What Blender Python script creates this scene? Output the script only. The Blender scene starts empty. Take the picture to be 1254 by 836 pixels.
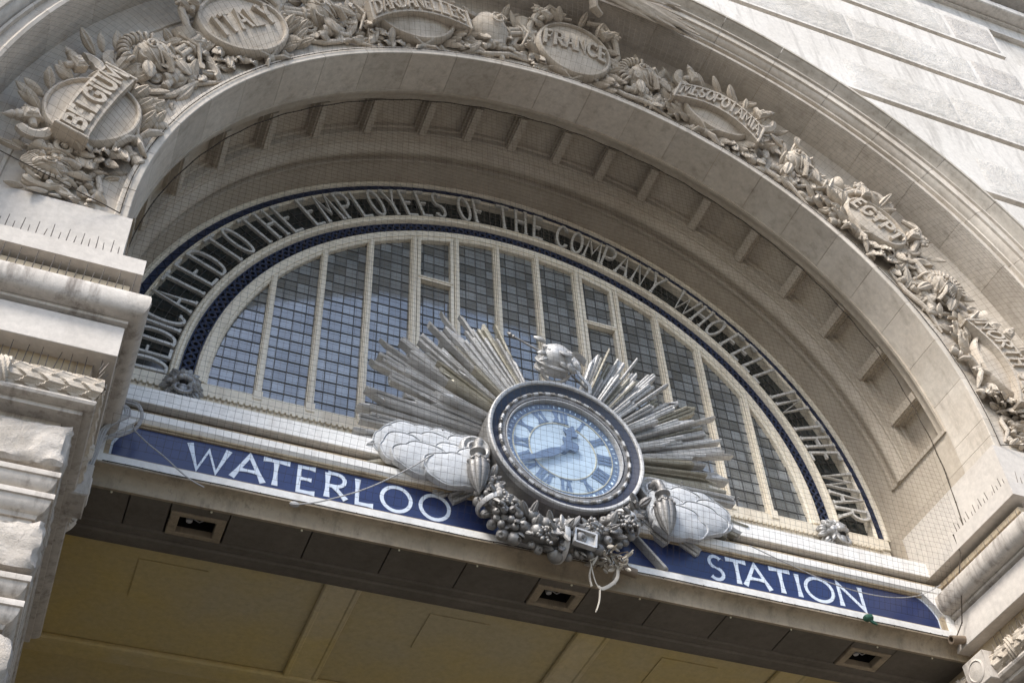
import bpy, bmesh, math, random
from mathutils import Vector, Matrix, noise
random.seed(7)
R = math.radians
sin, cos, pi = math.sin, math.cos, math.pi
scene = bpy.context.scene
col = scene.collection
GZ = -11.7                      # street level; z = 0 is the springing line of the arch

# ------------------------------------------------------------------ materials
def nodes(name):
    m = bpy.data.materials.new(name); m.use_nodes = True
    nt = m.node_tree; nt.nodes.clear()
    o = nt.nodes.new('ShaderNodeOutputMaterial'); b = nt.nodes.new('ShaderNodeBsdfPrincipled')
    nt.links.new(b.outputs[0], o.inputs[0])
    return m, nt, b
def N(nt, t, **kw):
    n = nt.nodes.new(t)
    for k, v in kw.items():
        if k in n.inputs: n.inputs[k].default_value = v
        else: setattr(n, k, v)
    return n
def noise_tex(nt, pos, scale, detail=6, rough=.6, stretch=None):
    src = pos
    if stretch:
        mp = N(nt, 'ShaderNodeMapping'); mp.inputs['Scale'].default_value = stretch
        nt.links.new(pos, mp.inputs[0]); src = mp.outputs[0]
    n = N(nt, 'ShaderNodeTexNoise', Scale=scale, Detail=detail, Roughness=rough)
    nt.links.new(src, n.inputs['Vector']); return n.outputs['Fac']
def ramp(nt, fac, a, b, ca, cb):
    r = N(nt, 'ShaderNodeValToRGB'); e = r.color_ramp.elements
    e[0].position = a; e[1].position = b
    e[0].color = (*ca, 1); e[1].color = (*cb, 1)
    nt.links.new(fac, r.inputs[0]); return r.outputs[0]
def mix(nt, fac, a, b, mode='MIX'):
    m = N(nt, 'ShaderNodeMix', data_type='RGBA', blend_type=mode)
    for s, v in ((0, fac), (6, a), (7, b)):
        if hasattr(v, 'links'): nt.links.new(v, m.inputs[s])
        else: m.inputs[s].default_value = v if s == 0 else (*v, 1)
    return m.outputs[2]
def surface(name, c1, c2, dirt=(.12, .10, .08), streak=.0, spots=.0, rough=.85, metal=0, bump=.25, bscale=45, coarse=0, spec=.3, big=.9, soot=None, isl=.06):
    """weathered surface: two tones, blotches, rain streaks, dirt specks, bump"""
    m, nt, b = nodes(name)
    g = N(nt, 'ShaderNodeNewGeometry'); pos = g.outputs['Position']
    base = ramp(nt, noise_tex(nt, pos, big, 8, .65), .35, .65, c1, c2)
    fine = ramp(nt, noise_tex(nt, pos, 14, 5, .7), .3, .75, (.84, .84, .84), (1.08, 1.08, 1.08))
    c = mix(nt, 1.0, base, fine, 'MULTIPLY')
    c = mix(nt, 1.0, c, ramp(nt, g.outputs['Random Per Island'], 0, 1, (1 - isl, 1 - isl, 1 - isl * 1.05), (1 + isl * .6,) * 3), 'MULTIPLY')     # every block, leaf or sheet its own tone
    if streak:
        f = ramp(nt, noise_tex(nt, pos, 1.0, 7, .7, (7, 7, .8)), .5, .74, (0, 0, 0), (streak,) * 3)
        c = mix(nt, f, c, dirt)
    if spots:
        f = ramp(nt, noise_tex(nt, pos, 9, 9, .75), .58, .70, (0, 0, 0), (spots,) * 3)
        c = mix(nt, f, c, dirt)
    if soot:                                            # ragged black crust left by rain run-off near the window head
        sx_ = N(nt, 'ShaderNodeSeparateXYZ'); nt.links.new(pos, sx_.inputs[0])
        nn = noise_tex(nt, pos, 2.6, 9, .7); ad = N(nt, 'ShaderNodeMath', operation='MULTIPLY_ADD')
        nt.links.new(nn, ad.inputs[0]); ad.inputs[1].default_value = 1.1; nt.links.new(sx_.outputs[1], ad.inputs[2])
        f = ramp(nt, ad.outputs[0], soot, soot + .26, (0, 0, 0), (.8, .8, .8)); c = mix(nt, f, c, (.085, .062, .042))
    nt.links.new(c, b.inputs['Base Color'])
    b.inputs['Roughness'].default_value = rough; b.inputs['Metallic'].default_value = metal
    b.inputs['Specular IOR Level'].default_value = spec
    if metal:
        rr = ramp(nt, noise_tex(nt, pos, 11, 6, .7), .3, .7, (rough - .1,) * 3, (rough + .15,) * 3)
        nt.links.new(rr, b.inputs['Roughness'])
    h = noise_tex(nt, pos, bscale, 8, .7)
    bp = N(nt, 'ShaderNodeBump', Strength=bump, Distance=.012); nt.links.new(h, bp.inputs['Height'])
    if coarse:
        h2 = noise_tex(nt, pos, 7, 9, .75)
        b2 = N(nt, 'ShaderNodeBump', Strength=coarse, Distance=.05); nt.links.new(h2, b2.inputs['Height'])
        nt.links.new(b2.outputs[0], bp.inputs['Normal'])
    nt.links.new(bp.outputs[0], b.inputs['Normal'])
    return m
MAT = dict(
    wall=surface('washed_portland_stone', (.62, .58, .52), (.71, .67, .61), streak=.45, spots=.12, bump=.3, isl=.08),
    pitted=surface('vermiculated_stone', (.57, .53, .47), (.68, .64, .58), dirt=(.18, .19, .16), streak=.3, spots=.55, coarse=.7, bump=.5),
    pittedgrey=surface('vermiculated_grey_stone', (.46, .425, .38), (.60, .56, .51), dirt=(.15, .13, .11), spots=.6, coarse=.8, bump=.5),
    arch=surface('arch_stone', (.50, .44, .365), (.60, .545, .47), dirt=(.20, .165, .125), streak=.5, spots=.2, bump=.25, isl=.13),
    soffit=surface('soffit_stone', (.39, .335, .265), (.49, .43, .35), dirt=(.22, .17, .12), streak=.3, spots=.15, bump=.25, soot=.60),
    carve=surface('carved_stone', (.47, .405, .325), (.58, .515, .43), dirt=(.20, .155, .11), streak=.35, spots=.5, bump=.6, bscale=50, coarse=.25, big=2.5),
    pier=surface('pier_stone', (.46, .415, .36), (.57, .525, .47), dirt=(.13, .105, .085), streak=.9, spots=.35, bump=.3),
    frieze=surface('frieze_stone', (.52, .475, .42), (.58, .535, .48), dirt=(.25, .22, .19), streak=.2, bump=.2),
    rock=surface('rock_faced_stone', (.43, .38, .32), (.56, .51, .45), dirt=(.20, .17, .14), spots=.6, coarse=.8, bump=.6, big=2.2),
    tan=surface('tan_weathered_stone', (.38, .30, .20), (.47, .39, .275), dirt=(.12, .085, .055), streak=.7, spots=.5),
    cream=surface('cream_paint', (.72, .64, .51), (.80, .73, .60), dirt=(.32, .24, .16), streak=.35, spots=.12, rough=.55, bump=.12, spec=.4),
    white=surface('white_paint', (.74, .72, .68), (.80, .78, .74), dirt=(.30, .24, .18), streak=.25, spots=.18, rough=.55, bump=.1),
    cyma=surface('stained_cymatium_stone', (.40, .36, .30), (.52, .475, .41), dirt=(.17, .14, .11), streak=.6, spots=.55, isl=.12),
    lion=surface('grey_lead_mask', (.30, .295, .29), (.42, .415, .405), dirt=(.12, .10, .08), spots=.3, rough=.42, metal=.45, bump=.3, bscale=30, big=5),
    shade_crust=surface('shaded_crust_stone', (.075, .058, .042), (.13, .10, .07), dirt=(.03, .025, .02), streak=.5, spots=.4),  # dirt crust plus recess shade under the fascias, put into one dark colour
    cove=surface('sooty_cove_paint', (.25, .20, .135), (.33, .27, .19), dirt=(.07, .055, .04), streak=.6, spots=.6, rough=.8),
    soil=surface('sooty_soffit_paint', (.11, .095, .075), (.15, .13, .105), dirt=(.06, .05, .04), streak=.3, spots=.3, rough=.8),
    hall=surface('hall_glow_paint', (.55, .42, .15), (.47, .40, .25), dirt=(.18, .15, .1), spots=.08, rough=.8, big=.35, bump=.05),  # yellow carries the glow of hidden hall lamps in the paint colour
    halltrim=surface('moulding_glow_paint', (.60, .46, .16), (.54, .46, .30), rough=.7, big=.4, bump=.05),  # same lamp glow put into the moulding colour
    blue=surface('blue_enamel', (.020, .031, .092), (.024, .038, .112), dirt=(.03, .032, .05), streak=.3, spots=.15, rough=.28, bump=.03, spec=.5),
    navy=surface('navy_paint', (.020, .028, .062), (.030, .042, .088), dirt=(.05, .045, .04), spots=.25, rough=.45, bump=.2),
    enamel=surface('pale_enamel', (.60, .66, .74), (.64, .70, .78), dirt=(.3, .3, .3), streak=.2, rough=.3, bump=.03),
    silver=surface('lead_sheet', (.42, .418, .412), (.56, .555, .545), dirt=(.20, .17, .13), streak=.4, spots=.45, rough=.5, metal=.35, bump=.35, bscale=22, big=3),
    patina=surface('patinated_lead_sheet', (.33, .305, .24), (.44, .42, .36), dirt=(.18, .15, .11), streak=.3, spots=.4, rough=.5, metal=.4, bump=.35, bscale=22, big=3),
    bronze=surface('grey_bronze', (.20, .192, .185), (.31, .30, .285), dirt=(.07, .055, .04), spots=.6, rough=.5, metal=.5, bump=.4, bscale=30, big=4),
    cloudm=surface('pale_lead_cloud', (.44, .455, .47), (.54, .55, .56), dirt=(.24, .22, .19), streak=.4, spots=.4, rough=.75, metal=0, bump=.3, bscale=25, big=2.5),
    letter=surface('weathered_zinc_letter', (.56, .535, .49), (.68, .66, .62), dirt=(.22, .19, .15), spots=.3, rough=.5, metal=.1, bump=.2, big=5),
    case=surface('clock_case_blue', (.010, .014, .030), (.018, .025, .048), rough=.35, bump=.08, spec=.5, big=2),
    numeral=surface('numeral_blue', (.15, .20, .28), (.165, .22, .31), rough=.4, bump=0.02),
    gold=surface('dull_gold_line', (.52, .49, .36), (.58, .54, .40), rough=.4, bump=.02),
    net=surface('tarred_netting', (.045, .036, .028), (.07, .055, .04), rough=.9, bump=0),
    netl=surface('weathered_netting', (.13, .105, .08), (.17, .14, .11), rough=.9, bump=0),
    wire=surface('grey_cable', (.34, .33, .32), (.44, .43, .42), dirt=(.1, .09, .08), spots=.4, rough=.6),
    spike=surface('spike_wire', (.10, .085, .07), (.14, .12, .1), rough=.5, metal=.3),
    black=surface('black_void', (.010, .009, .008), (.014, .012, .01), rough=.9),
    lead=surface('lead_came', (.075, .075, .075), (.10, .098, .095), rough=.6),
    pave=surface('street_paving', (.11, .105, .097), (.15, .143, .132), spots=.2, rough=.9, big=.2),
    rag=surface('bleached_rag', (.42, .38, .32), (.52, .48, .41), dirt=(.2, .16, .12), spots=.3, rough=.95),
    copper=surface('brown_pipe', (.16, .12, .085), (.22, .17, .12), rough=.6),
    green=surface('green_plastic', (.02, .07, .045), (.03, .10, .06), rough=.5),
)
def glass(name, base, rough, ior, tint=None):
    m, nt, b = nodes(name)
    g = N(nt, 'ShaderNodeNewGeometry')
    c = ramp(nt, noise_tex(nt, g.outputs['Position'], 2.2, 5), .3, .7, base, tuple(x * 1.5 for x in base))
    c = mix(nt, 1.0, c, ramp(nt, g.outputs['Random Per Island'], 0, 1, (.62, .62, .60), (1.35, 1.38, 1.42)), 'MULTIPLY')
    nt.links.new(c, b.inputs['Base Color'])
    b.inputs['Roughness'].default_value = rough; b.inputs['IOR'].default_value = ior
    b.inputs['Specular IOR Level'].default_value = .5
    h = noise_tex(nt, g.outputs['Position'], 9, 3)
    bp = N(nt, 'ShaderNodeBump', Strength=.025, Distance=.02); nt.links.new(h, bp.inputs['Height']); nt.links.new(bp.outputs[0], b.inputs['Normal'])
    return m
MAT['glass'] = glass('leaded_glass', (.145, .152, .15), .07, 2.35)
MAT['darkglass'] = glass('dark_band_glass', (.022, .026, .025), .08, 1.6)
MAT['dial'] = glass('opal_dial_glass', (.52, .61, .67), .25, 1.5)
m_, nt_g, b_ = nodes('clock_cover_glass'); gl_ = nt_g.nodes.new('ShaderNodeBsdfGlossy'); gl_.inputs['Roughness'].default_value = .06; tr_ = nt_g.nodes.new('ShaderNodeBsdfTransparent'); tr_.inputs[0].default_value = (.95, .97, 1, 1); mx_ = nt_g.nodes.new('ShaderNodeMixShader'); mx_.inputs[0].default_value = .09; nt_g.links.new(tr_.outputs[0], mx_.inputs[1]); nt_g.links.new(gl_.outputs[0], mx_.inputs[2]); nt_g.links.new(mx_.outputs[0], [n for n in nt_g.nodes if n.type == 'OUTPUT_MATERIAL'][0].inputs[0]); nt_g.nodes.remove(b_)
MAT['cover'] = m_

# ------------------------------------------------------------------ mesh builder
I4 = Matrix.Identity(4)
def T(x, y, z): return Matrix.Translation((x, y, z))
def RX(a): return Matrix.Rotation(R(a), 4, 'X')
def RY(a): return Matrix.Rotation(R(a), 4, 'Y')
def RZ(a): return Matrix.Rotation(R(a), 4, 'Z')
def S(x, y, z): return Matrix.Diagonal((x, y, z, 1))
FRONT = Matrix(((1, 0, 0, 0), (0, 0, -1, 0), (0, 1, 0, 0), (0, 0, 0, 1)))      # local (u right, v up, w towards the street)
def FR(x, y, z, rot=0): return T(x, y, z) @ FRONT @ RZ(rot)
def ARC(th, r, y, rot=0):                                                          # frame on the arch: u clockwise, v outward, w street
    a = R(th)
    return T(r * cos(a), y, r * sin(a)) @ FRONT @ RZ(th - 90 + rot)
class MB:
    def __init__(s): s.v = []; s.f = []
    def add(s, vs, fs, M=I4):
        o = len(s.v)
        s.v += [tuple(M @ Vector(p)) for p in vs]; s.f += [tuple(i + o for i in f) for f in fs]
    def grid(s, rows, M=I4, closed_u=False, closed_v=False, cap=False):
        n, m = len(rows), len(rows[0]); vs = [p for r in rows for p in r]; fs = []
        for i in range(n if closed_u else n - 1):
            for j in range(m if closed_v else m - 1):
                i2, j2 = (i + 1) % n, (j + 1) % m
                fs.append((i * m + j, i * m + j2, i2 * m + j2, i2 * m + j))
        if cap and not closed_u:
            fs.append(tuple(range(m))); fs.append(tuple(range((n - 1) * m, n * m)))
        s.add(vs, fs, M)
    def box(s, M, sx, sy, sz, bev=0):
        x, y, z = sx / 2, sy / 2, sz / 2
        if bev <= 0:
            s.add([(-x, -y, -z), (x, -y, -z), (x, y, -z), (-x, y, -z), (-x, -y, z), (x, -y, z), (x, y, z), (-x, y, z)],
                  [(0, 1, 2, 3), (4, 5, 6, 7), (0, 1, 5, 4), (1, 2, 6, 5), (2, 3, 7, 6), (3, 0, 4, 7)], M); return
        b = bev
        def loop(k, zz): return [(-x + k, -y + k, zz), (x - k, -y + k, zz), (x - k, y - k, zz), (-x + k, y - k, zz)]
        s.grid([loop(b, -z), loop(0, -z + b), loop(0, z - b), loop(b, z)], M, closed_v=True, cap=True)
    def bx(s, x0, x1, y0, y1, z0, z1, bev=0):
        s.box(T((x0 + x1) / 2, (y0 + y1) / 2, (z0 + z1) / 2), abs(x1 - x0), abs(y1 - y0), abs(z1 - z0), bev)
    def ell(s, M, rx, ry, rz, n=12, m=8):
        rows = []
        for i in range(m + 1):
            a = pi * i / m
            rows.append([(rx * sin(a) * cos(2 * pi * j / n), ry * sin(a) * sin(2 * pi * j / n), rz * cos(a)) for j in range(n)])
        s.grid(rows, M, closed_v=True)
    def lathe(s, M, prof, n=20, sx=1, sy=1, cap=True):
        s.grid([[(r * cos(2 * pi * j / n) * sx, r * sin(2 * pi * j / n) * sy, z) for j in range(n)] for r, z in prof], M, closed_v=True, cap=cap)
    def tube(s, pts, r, n=6, M=I4, cap=True, flat=1):
        pts = [Vector(p) for p in pts]; k = len(pts)
        rs = r if isinstance(r, (list, tuple)) else [r] * k
        rows = []; up = Vector((0.13, 0.27, .95)); pn = None
        for i in range(k):
            d = (pts[min(i + 1, k - 1)] - pts[max(i - 1, 0)])
            d = d.normalized() if d.length > 1e-9 else Vector((1, 0, 0))
            nrm = pn if pn else (up if abs(d.dot(up)) < .95 else Vector((1, 0, 0)))
            nrm = (nrm - d * nrm.dot(d)).normalized(); pn = nrm; bn = d.cross(nrm)
            rows.append([tuple(pts[i] + nrm * rs[i] * cos(2 * pi * j / n) + bn * rs[i] * flat * sin(2 * pi * j / n)) for j in range(n)])
        s.grid(rows, M, closed_v=True, cap=cap)
    def torus(s, M, Rr, r, a0=0, a1=360, n=20, m=8, sx=1, sy=1):
        full = abs(a1 - a0) >= 360; k = n if full else n + 1
        rows = []
        for i in range(k):
            a = R(a0 + (a1 - a0) * i / n)
            rows.append([((Rr + r * cos(2 * pi * j / m)) * cos(a) * sx, (Rr + r * cos(2 * pi * j / m)) * sin(a) * sy, r * sin(2 * pi * j / m)) for j in range(m)])
        s.grid(rows, M, closed_u=full, closed_v=True, cap=not full)
    def leaf(s, M, L, W, H=.03, bend=0, n=7):
        rows = []
        for i in range(n):
            t = i / (n - 1); w = W / 2 * (sin(pi * (t * .92 + .04)) ** .75); zz = bend * t * t
            h = H * sin(pi * (t * .9 + .08))
            rows.append([(L * t, -w, zz - .012), (L * t, -w * .9, zz + h * .35), (L * t, -w * .4, zz + h), (L * t, 0, zz + h * .62), (L * t, w * .4, zz + h), (L * t, w * .9, zz + h * .35), (L * t, w, zz - .012)])
        s.grid(rows, M, cap=True)
        s.add([rows[0][0], rows[0][6], rows[-1][6], rows[-1][0]], [(0, 1, 2, 3)], M)
    def prism(s, poly, d0, d1, fn):
        """extrude a 2D polygon from depth d0 to d1, mapped by fn(x, y, d)"""
        n = len(poly)
        s.add([fn(x, y, d0) for x, y in poly] + [fn(x, y, d1) for x, y in poly],
              [tuple(range(n)), tuple(range(n, 2 * n))] + [(i, (i + 1) % n, n + (i + 1) % n, n + i) for i in range(n)])
    def ring(s, prof, a0, a1, n, legs=0, zc=0.0):
        """closed profile [(radius, y)] swept along the arch from angle a0 to a1 (legs: straight drop below the springing)"""
        rows = []
        if legs: rows.append([(r * cos(R(a0)), y, zc - legs) for r, y in prof])
        for i in range(n + 1):
            a = R(a0 + (a1 - a0) * i / n)
            rows.append([(r * cos(a), y, zc + r * sin(a)) for r, y in prof])
        if legs: rows.append([(r * cos(R(a1)), y, zc - legs) for r, y in prof])
        s.grid(rows, closed_v=True, cap=True)
    def sweep(s, prof, path, side, mx=1):
        """closed profile [(offset, z)] along a plan path with mitred corners; side +1/-1 picks the outward side"""
        P = [Vector(p) for p in path]; rows = []
        ns = []
        for i in range(len(P) - 1):
            d = (P[i + 1] - P[i]).normalized(); ns.append(Vector((d.y, -d.x)) * side)
        for i, p in enumerate(P):
            if i == 0: m = ns[0]
            elif i == len(P) - 1: m = ns[-1]
            else:
                a, b = ns[i - 1], ns[i]; m = (a + b) / (1 + a.dot(b))
            rows.append([((p.x + m.x * o) * mx, p.y + m.y * o, z) for o, z in prof])
        s.grid(rows, closed_v=True, cap=True)
    def ribbon(s, pts, w, d0, d1, fn, flare=0, closed=False):
        P = [Vector(p) for p in pts]
        if flare and not closed and len(P) >= 2:
            def ins(a, b):
                L = (b - a).length; t = min(.35, .22 / max(L, 1e-6)); return a + (b - a) * t
            P = [P[0], ins(P[0], P[1])] + P[1:-1] + [ins(P[-1], P[-2]), P[-1]]
        k = len(P); left = []; right = []
        for i in range(k):
            if closed: a, b = P[i] - P[i - 1], P[(i + 1) % k] - P[i]
            else:
                a = P[i] - P[i - 1] if i else P[1] - P[0]; b = P[i + 1] - P[i] if i < k - 1 else P[i] - P[i - 1]
            a = a.normalized(); b = b.normalized()
            na, nb = Vector((-a.y, a.x)), Vector((-b.y, b.x))
            den = 1 + na.dot(nb); m = (na + nb) / den if den > .25 else (na + nb).normalized() * 1.6 if (na + nb).length > 1e-6 else na
            hw = w / 2 * (1 + flare if (flare and not closed and i in (0, k - 1)) else 1)
            left.append(P[i] + m * hw); right.append(P[i] - m * hw)
        rows = [[fn(l.x, l.y, d0), fn(r.x, r.y, d0), fn(r.x, r.y, d1), fn(l.x, l.y, d1)] for l, r in zip(left, right)]
        s.grid(rows, closed_u=closed, closed_v=True, cap=not closed)
    def build(s, name, mat, parent=None, angle=35, flat=False):
        me = bpy.data.meshes.new(name); me.from_pydata(s.v, [], s.f); me.validate()
        bm = bmesh.new(); bm.from_mesh(me)
        if not flat:
            bmesh.ops.remove_doubles(bm, verts=bm.verts, dist=1e-5)
            bmesh.ops.recalc_face_normals(bm, faces=bm.faces)
        for f in bm.faces: f.smooth = not flat
        bm.to_mesh(me); bm.free()
        me.set_sharp_from_angle(angle=R(angle))
        me.materials.append(MAT[mat])
        o = bpy.data.objects.new(name, me); col.objects.link(o)
        if parent:
            o.parent = parent
            if parent.type == 'EMPTY': o.matrix_parent_inverse = Matrix.Translation(-Vector(parent.location))
        return o
def tag(o, label, cat, group=None, kind=None):
    o['label'] = label; o['category'] = cat
    if group: o['group'] = group
    o['kind'] = kind or 'thing'
    return o
def thing(name, label, cat, loc=(0, 0, 0), group=None):
    o = bpy.data.objects.new(name, None); col.objects.link(o); o.location = loc; o.empty_display_size = .2
    return tag(o, label, cat, group)

# ------------------------------------------------------------------ stroke letters
def arcp(cx, cy, rx, ry, a0, a1, n=10): return [(cx + rx * cos(R(a0 + (a1 - a0) * i / n)), cy + ry * sin(R(a0 + (a1 - a0) * i / n))) for i in range(n + 1)]
FONT = {
    'A': [[(0, 0), (.5, 1), (1, 0)], [(.2, .36), (.8, .36)]],
    'B': [[(.08, 0), (.08, 1)], [(.08, 1)] + arcp(.5, .76, .42, .24, 90, -90) + [(.08, .52)], [(.08, .5)] + arcp(.55, .25, .45, .25, 90, -90) + [(.08, 0)]],
    'C': [arcp(.55, .5, .55, .5, 48, 312, 16)],
    'D': [[(.08, 0), (.08, 1)], [(.08, 1)] + arcp(.35, .5, .65, .5, 90, -90, 12) + [(.08, 0)]],
    'E': [[(.95, 1), (.1, 1), (.1, 0), (1, 0)], [(.1, .52), (.78, .52)]],
    'F': [[(.95, 1), (.1, 1), (.1, 0)], [(.1, .52), (.78, .52)]],
    'G': [arcp(.55, .5, .55, .5, 48, 330, 16) + [(1, .45), (.62, .45)]],
    'H': [[(.08, 0), (.08, 1)], [(.92, 0), (.92, 1)], [(.08, .52), (.92, .52)]],
    'I': [[(.5, 0), (.5, 1)]],
    'L': [[(.1, 1), (.1, 0), (1, 0)]],
    'M': [[(0, 0), (.12, 1), (.5, .3), (.88, 1), (1, 0)]],
    'N': [[(.05, 0), (.05, 1), (.95, 0), (.95, 1)]],
    'O': [arcp(.5, .5, .5, .5, 0, 360, 24)[:-1]],
    'P': [[(.08, 0), (.08, 1)], [(.08, 1)] + arcp(.5, .73, .5, .27, 90, -90) + [(.08, .46)]],
    'R': [[(.08, 0), (.08, 1)], [(.08, 1)] + arcp(.45, .74, .45, .26, 90, -90) + [(.08, .48)], [(.38, .48), (1, 0)]],
    'S': [arcp(.52, .75, .42, .25, 35, 270, 10) + arcp(.48, .25, .46, .25, 90, -145, 10)],
    'T': [[(0, 1), (1, 1)], [(.5, 1), (.5, 0)]],
    'U': [[(.05, 1), (.05, .3)] + arcp(.5, .3, .45, .3, 180, 360, 10) + [(.95, 1)]],
    'W': [[(0, 1), (.26, 0), (.5, .85), (.74, 0), (1, 1)]],
    'Y': [[(0, 1), (.5, .46), (1, 1)], [(.5, .46), (.5, 0)]],
}
def letter(mb, ch, w, h, sw, d0, d1, fn, flare=0, serif=0):
    for k, st in enumerate(FONT[ch]):
        pts = [(x * w, y * h) for x, y in st]
        e = .0025 * k
        mb.ribbon(pts, sw * (1 if k == 0 or ch in 'BDPRYT' else .85), d0, d1 + e, fn, flare, closed=(ch == 'O'))
        if serif and ch != 'O':
            for p, q in (((pts[0], pts[1]), (pts[-1], pts[-2])) if ch != 'L' else ()):
                if abs(p[1] - q[1]) > abs(p[0] - q[0]) * .8:
                    mb.ribbon([(p[0] - serif, p[1]), (p[0] + serif, p[1])], sw * .8, d0, d1 + .004 + e, fn)
def lettering(mb, text, x0, x1, h, sw, d0, d1, fn, gap=.25, serif=0, flare=0):
    ws = [{'I': .3, 'M': 1.25, 'W': 1.3, 'L': .95, 'E': .9, 'F': .8, ' ': .5, 'S': .8}.get(c, 1) for c in text]
    tot = sum(ws) + gap * (len(text) - 1); k = (x1 - x0) / tot; x = x0
    for c, w in zip(text, ws):
        if c != ' ':
            letter(mb, c, w * k, h, sw, d0, d1, lambda a, b, d, x=x: fn(a + x, b, d), flare, serif)
        x += (w + gap) * k
#PART2
# ------------------------------------------------------------------ setting: street
mb = MB(); mb.add([(-160, -220, GZ), (160, -220, GZ), (160, 60, GZ), (-160, 60, GZ)], [(0, 1, 2, 3)])
g = mb.build('pavement', 'pave'); g['kind'] = 'structure'

# ------------------------------------------------------------------ upper facade wall
fw = thing('facade_wall', 'pale stone facade wall of long pitted courses above and beside the carved arch', 'wall', (0, -2.5, GZ))
arcpts = [(7.37 * cos(R(a)), 7.37 * sin(R(a))) for a in range(180, -1, -2)]
poly = [(-13, -.9), (-7.37, -.9)] + arcpts + [(7.37, -.9), (13, -.9), (13, 13.5), (-13, 13.5)]
mb = MB(); mb.prism(poly, -1.9, -2.74, lambda x, y, d: (x, d, y)); mb.build('wall', 'wall', fw)
ZJ = [2.70, 4.48, 6.29, 7.96, 9.54, 10.76]
TE = [29.5, 43.5, 63.5, None, None]
def arc_xy(r, a0, a1, n=14): return [(r * cos(R(a0 + (a1 - a0) * i / n)), r * sin(R(a0 + (a1 - a0) * i / n))) for i in range(n + 1)]
for sx in (1, -1):
    for i in range(5):
        z0, z1 = ZJ[i], ZJ[i + 1] - .155
        xr = 12.5 if i < 4 else 8.56
        A = math.degrees(math.asin(min(1, z0 / 7.62))) if z0 < 7.62 else None
        pl = [(xr, z0)]
        if A is not None:
            pl += arc_xy(7.62, A, TE[i]) + ([(7.39 * cos(R(TE[i])), 7.39 * sin(R(TE[i])))] if TE[i] else [])
            B = math.degrees(math.asin(z1 / 7.39)) if z1 < 7.39 else 90
            pl += arc_xy(7.39, TE[i] + .3, B)
            if B == 90: pl += [(0, z1)]
        else: pl += [(0, z0), (0, z1)]
        pl += [(xr, z1)]
        mb = MB(); mb.prism(pl, -2.73, -2.92, lambda x, y, d: (sx * x, d, y)); mb.build('stone_course', 'wall', fw)
        x0 = 7.62 * cos(R(A)) + .12 if A is not None else 0
        mb = MB(); mb.bx(sx * (x0 - .0), sx * xr, -2.73, -2.77, z0 - .142, z0 + .01); mb.build('joint_fillet', 'tan', fw)
        zz0, zz1 = z0 + .05, z0 + .92; xa = (math.sqrt(max(0, 7.75 ** 2 - zz0 ** 2)) if zz0 < 7.75 else .01) + .02
        xb = math.sqrt(max(0, 7.75 ** 2 - zz1 ** 2)) + .02 if zz1 < 7.75 else .01
        xe = xr - .9 if i >= 3 else xr
        if i >= 3: xe = 7.45
        npan = max(1, int((xe - xa) / 1.9)); ed = [xa + (xe - xa) * k / npan for k in range(npan + 1)]
        mb = MB()
        for k in range(npan):
            p0, p1 = ed[k], ed[k + 1] - .008
            nx, nz = max(4, int((p1 - p0) / .07)), 12; rows = []
            for a in range(nx + 1):
                row = []
                for b in range(nz + 1):
                    t = b / nz; lo = xb if k == 0 else p0
                    x = p0 + (p1 - p0) * a / nx
                    if k == 0: x = max(x, xa + (xb - xa) * t)
                    z = zz0 + (zz1 - zz0) * t
                    e = 0 if (a in (0, nx) or b in (0, nz)) else 1
                    q = Vector((x * 3.1, z * 3.1, i * 3 + k)); h = noise.noise(q) * .5 + noise.noise(q * 3) * .35
                    row.append((sx * x, -2.918 - e * max(0, .012 + .022 * h), z))
                rows.append(row)
            mb.grid(rows)
        mb.build('pitted_panel', 'pitted', fw)
        if i >= 3:
            mb = MB(); rows = []
            for a in range(16):
                rows.append([(sx * (7.5 + 1.0 * a / 15), -2.918 - (0 if a in (0, 15) or b in (0, 12) else .018 + .02 * noise.noise(Vector((a * .7, b * .7, i)))), z0 + .06 + .86 * b / 12) for b in range(13)])
            mb.grid(rows); mb.build('pitted_panel', 'pittedgrey', fw)['label'] = 'darker grey pitted panel at the end of its course'
mb = MB(); mb.bx(-13, 13, -2.2, -2.835, 10.78, 11.16); mb.bx(-13, 13, -2.2, -2.90, 11.15, 11.2); mb.bx(-13, 13, -2.2, -3.12, 11.22, 11.42, .02)
mb.bx(-13, 13, -2.2, -3.0, 11.6, 11.75); mb.bx(-13, 13, -2.2, -3.4, 11.78, 12.1, .03); mb.bx(-13, 13, -2.2, -3.5, 12.12, 12.5, .03)
mb.build('string_course', 'wall', fw)

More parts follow.
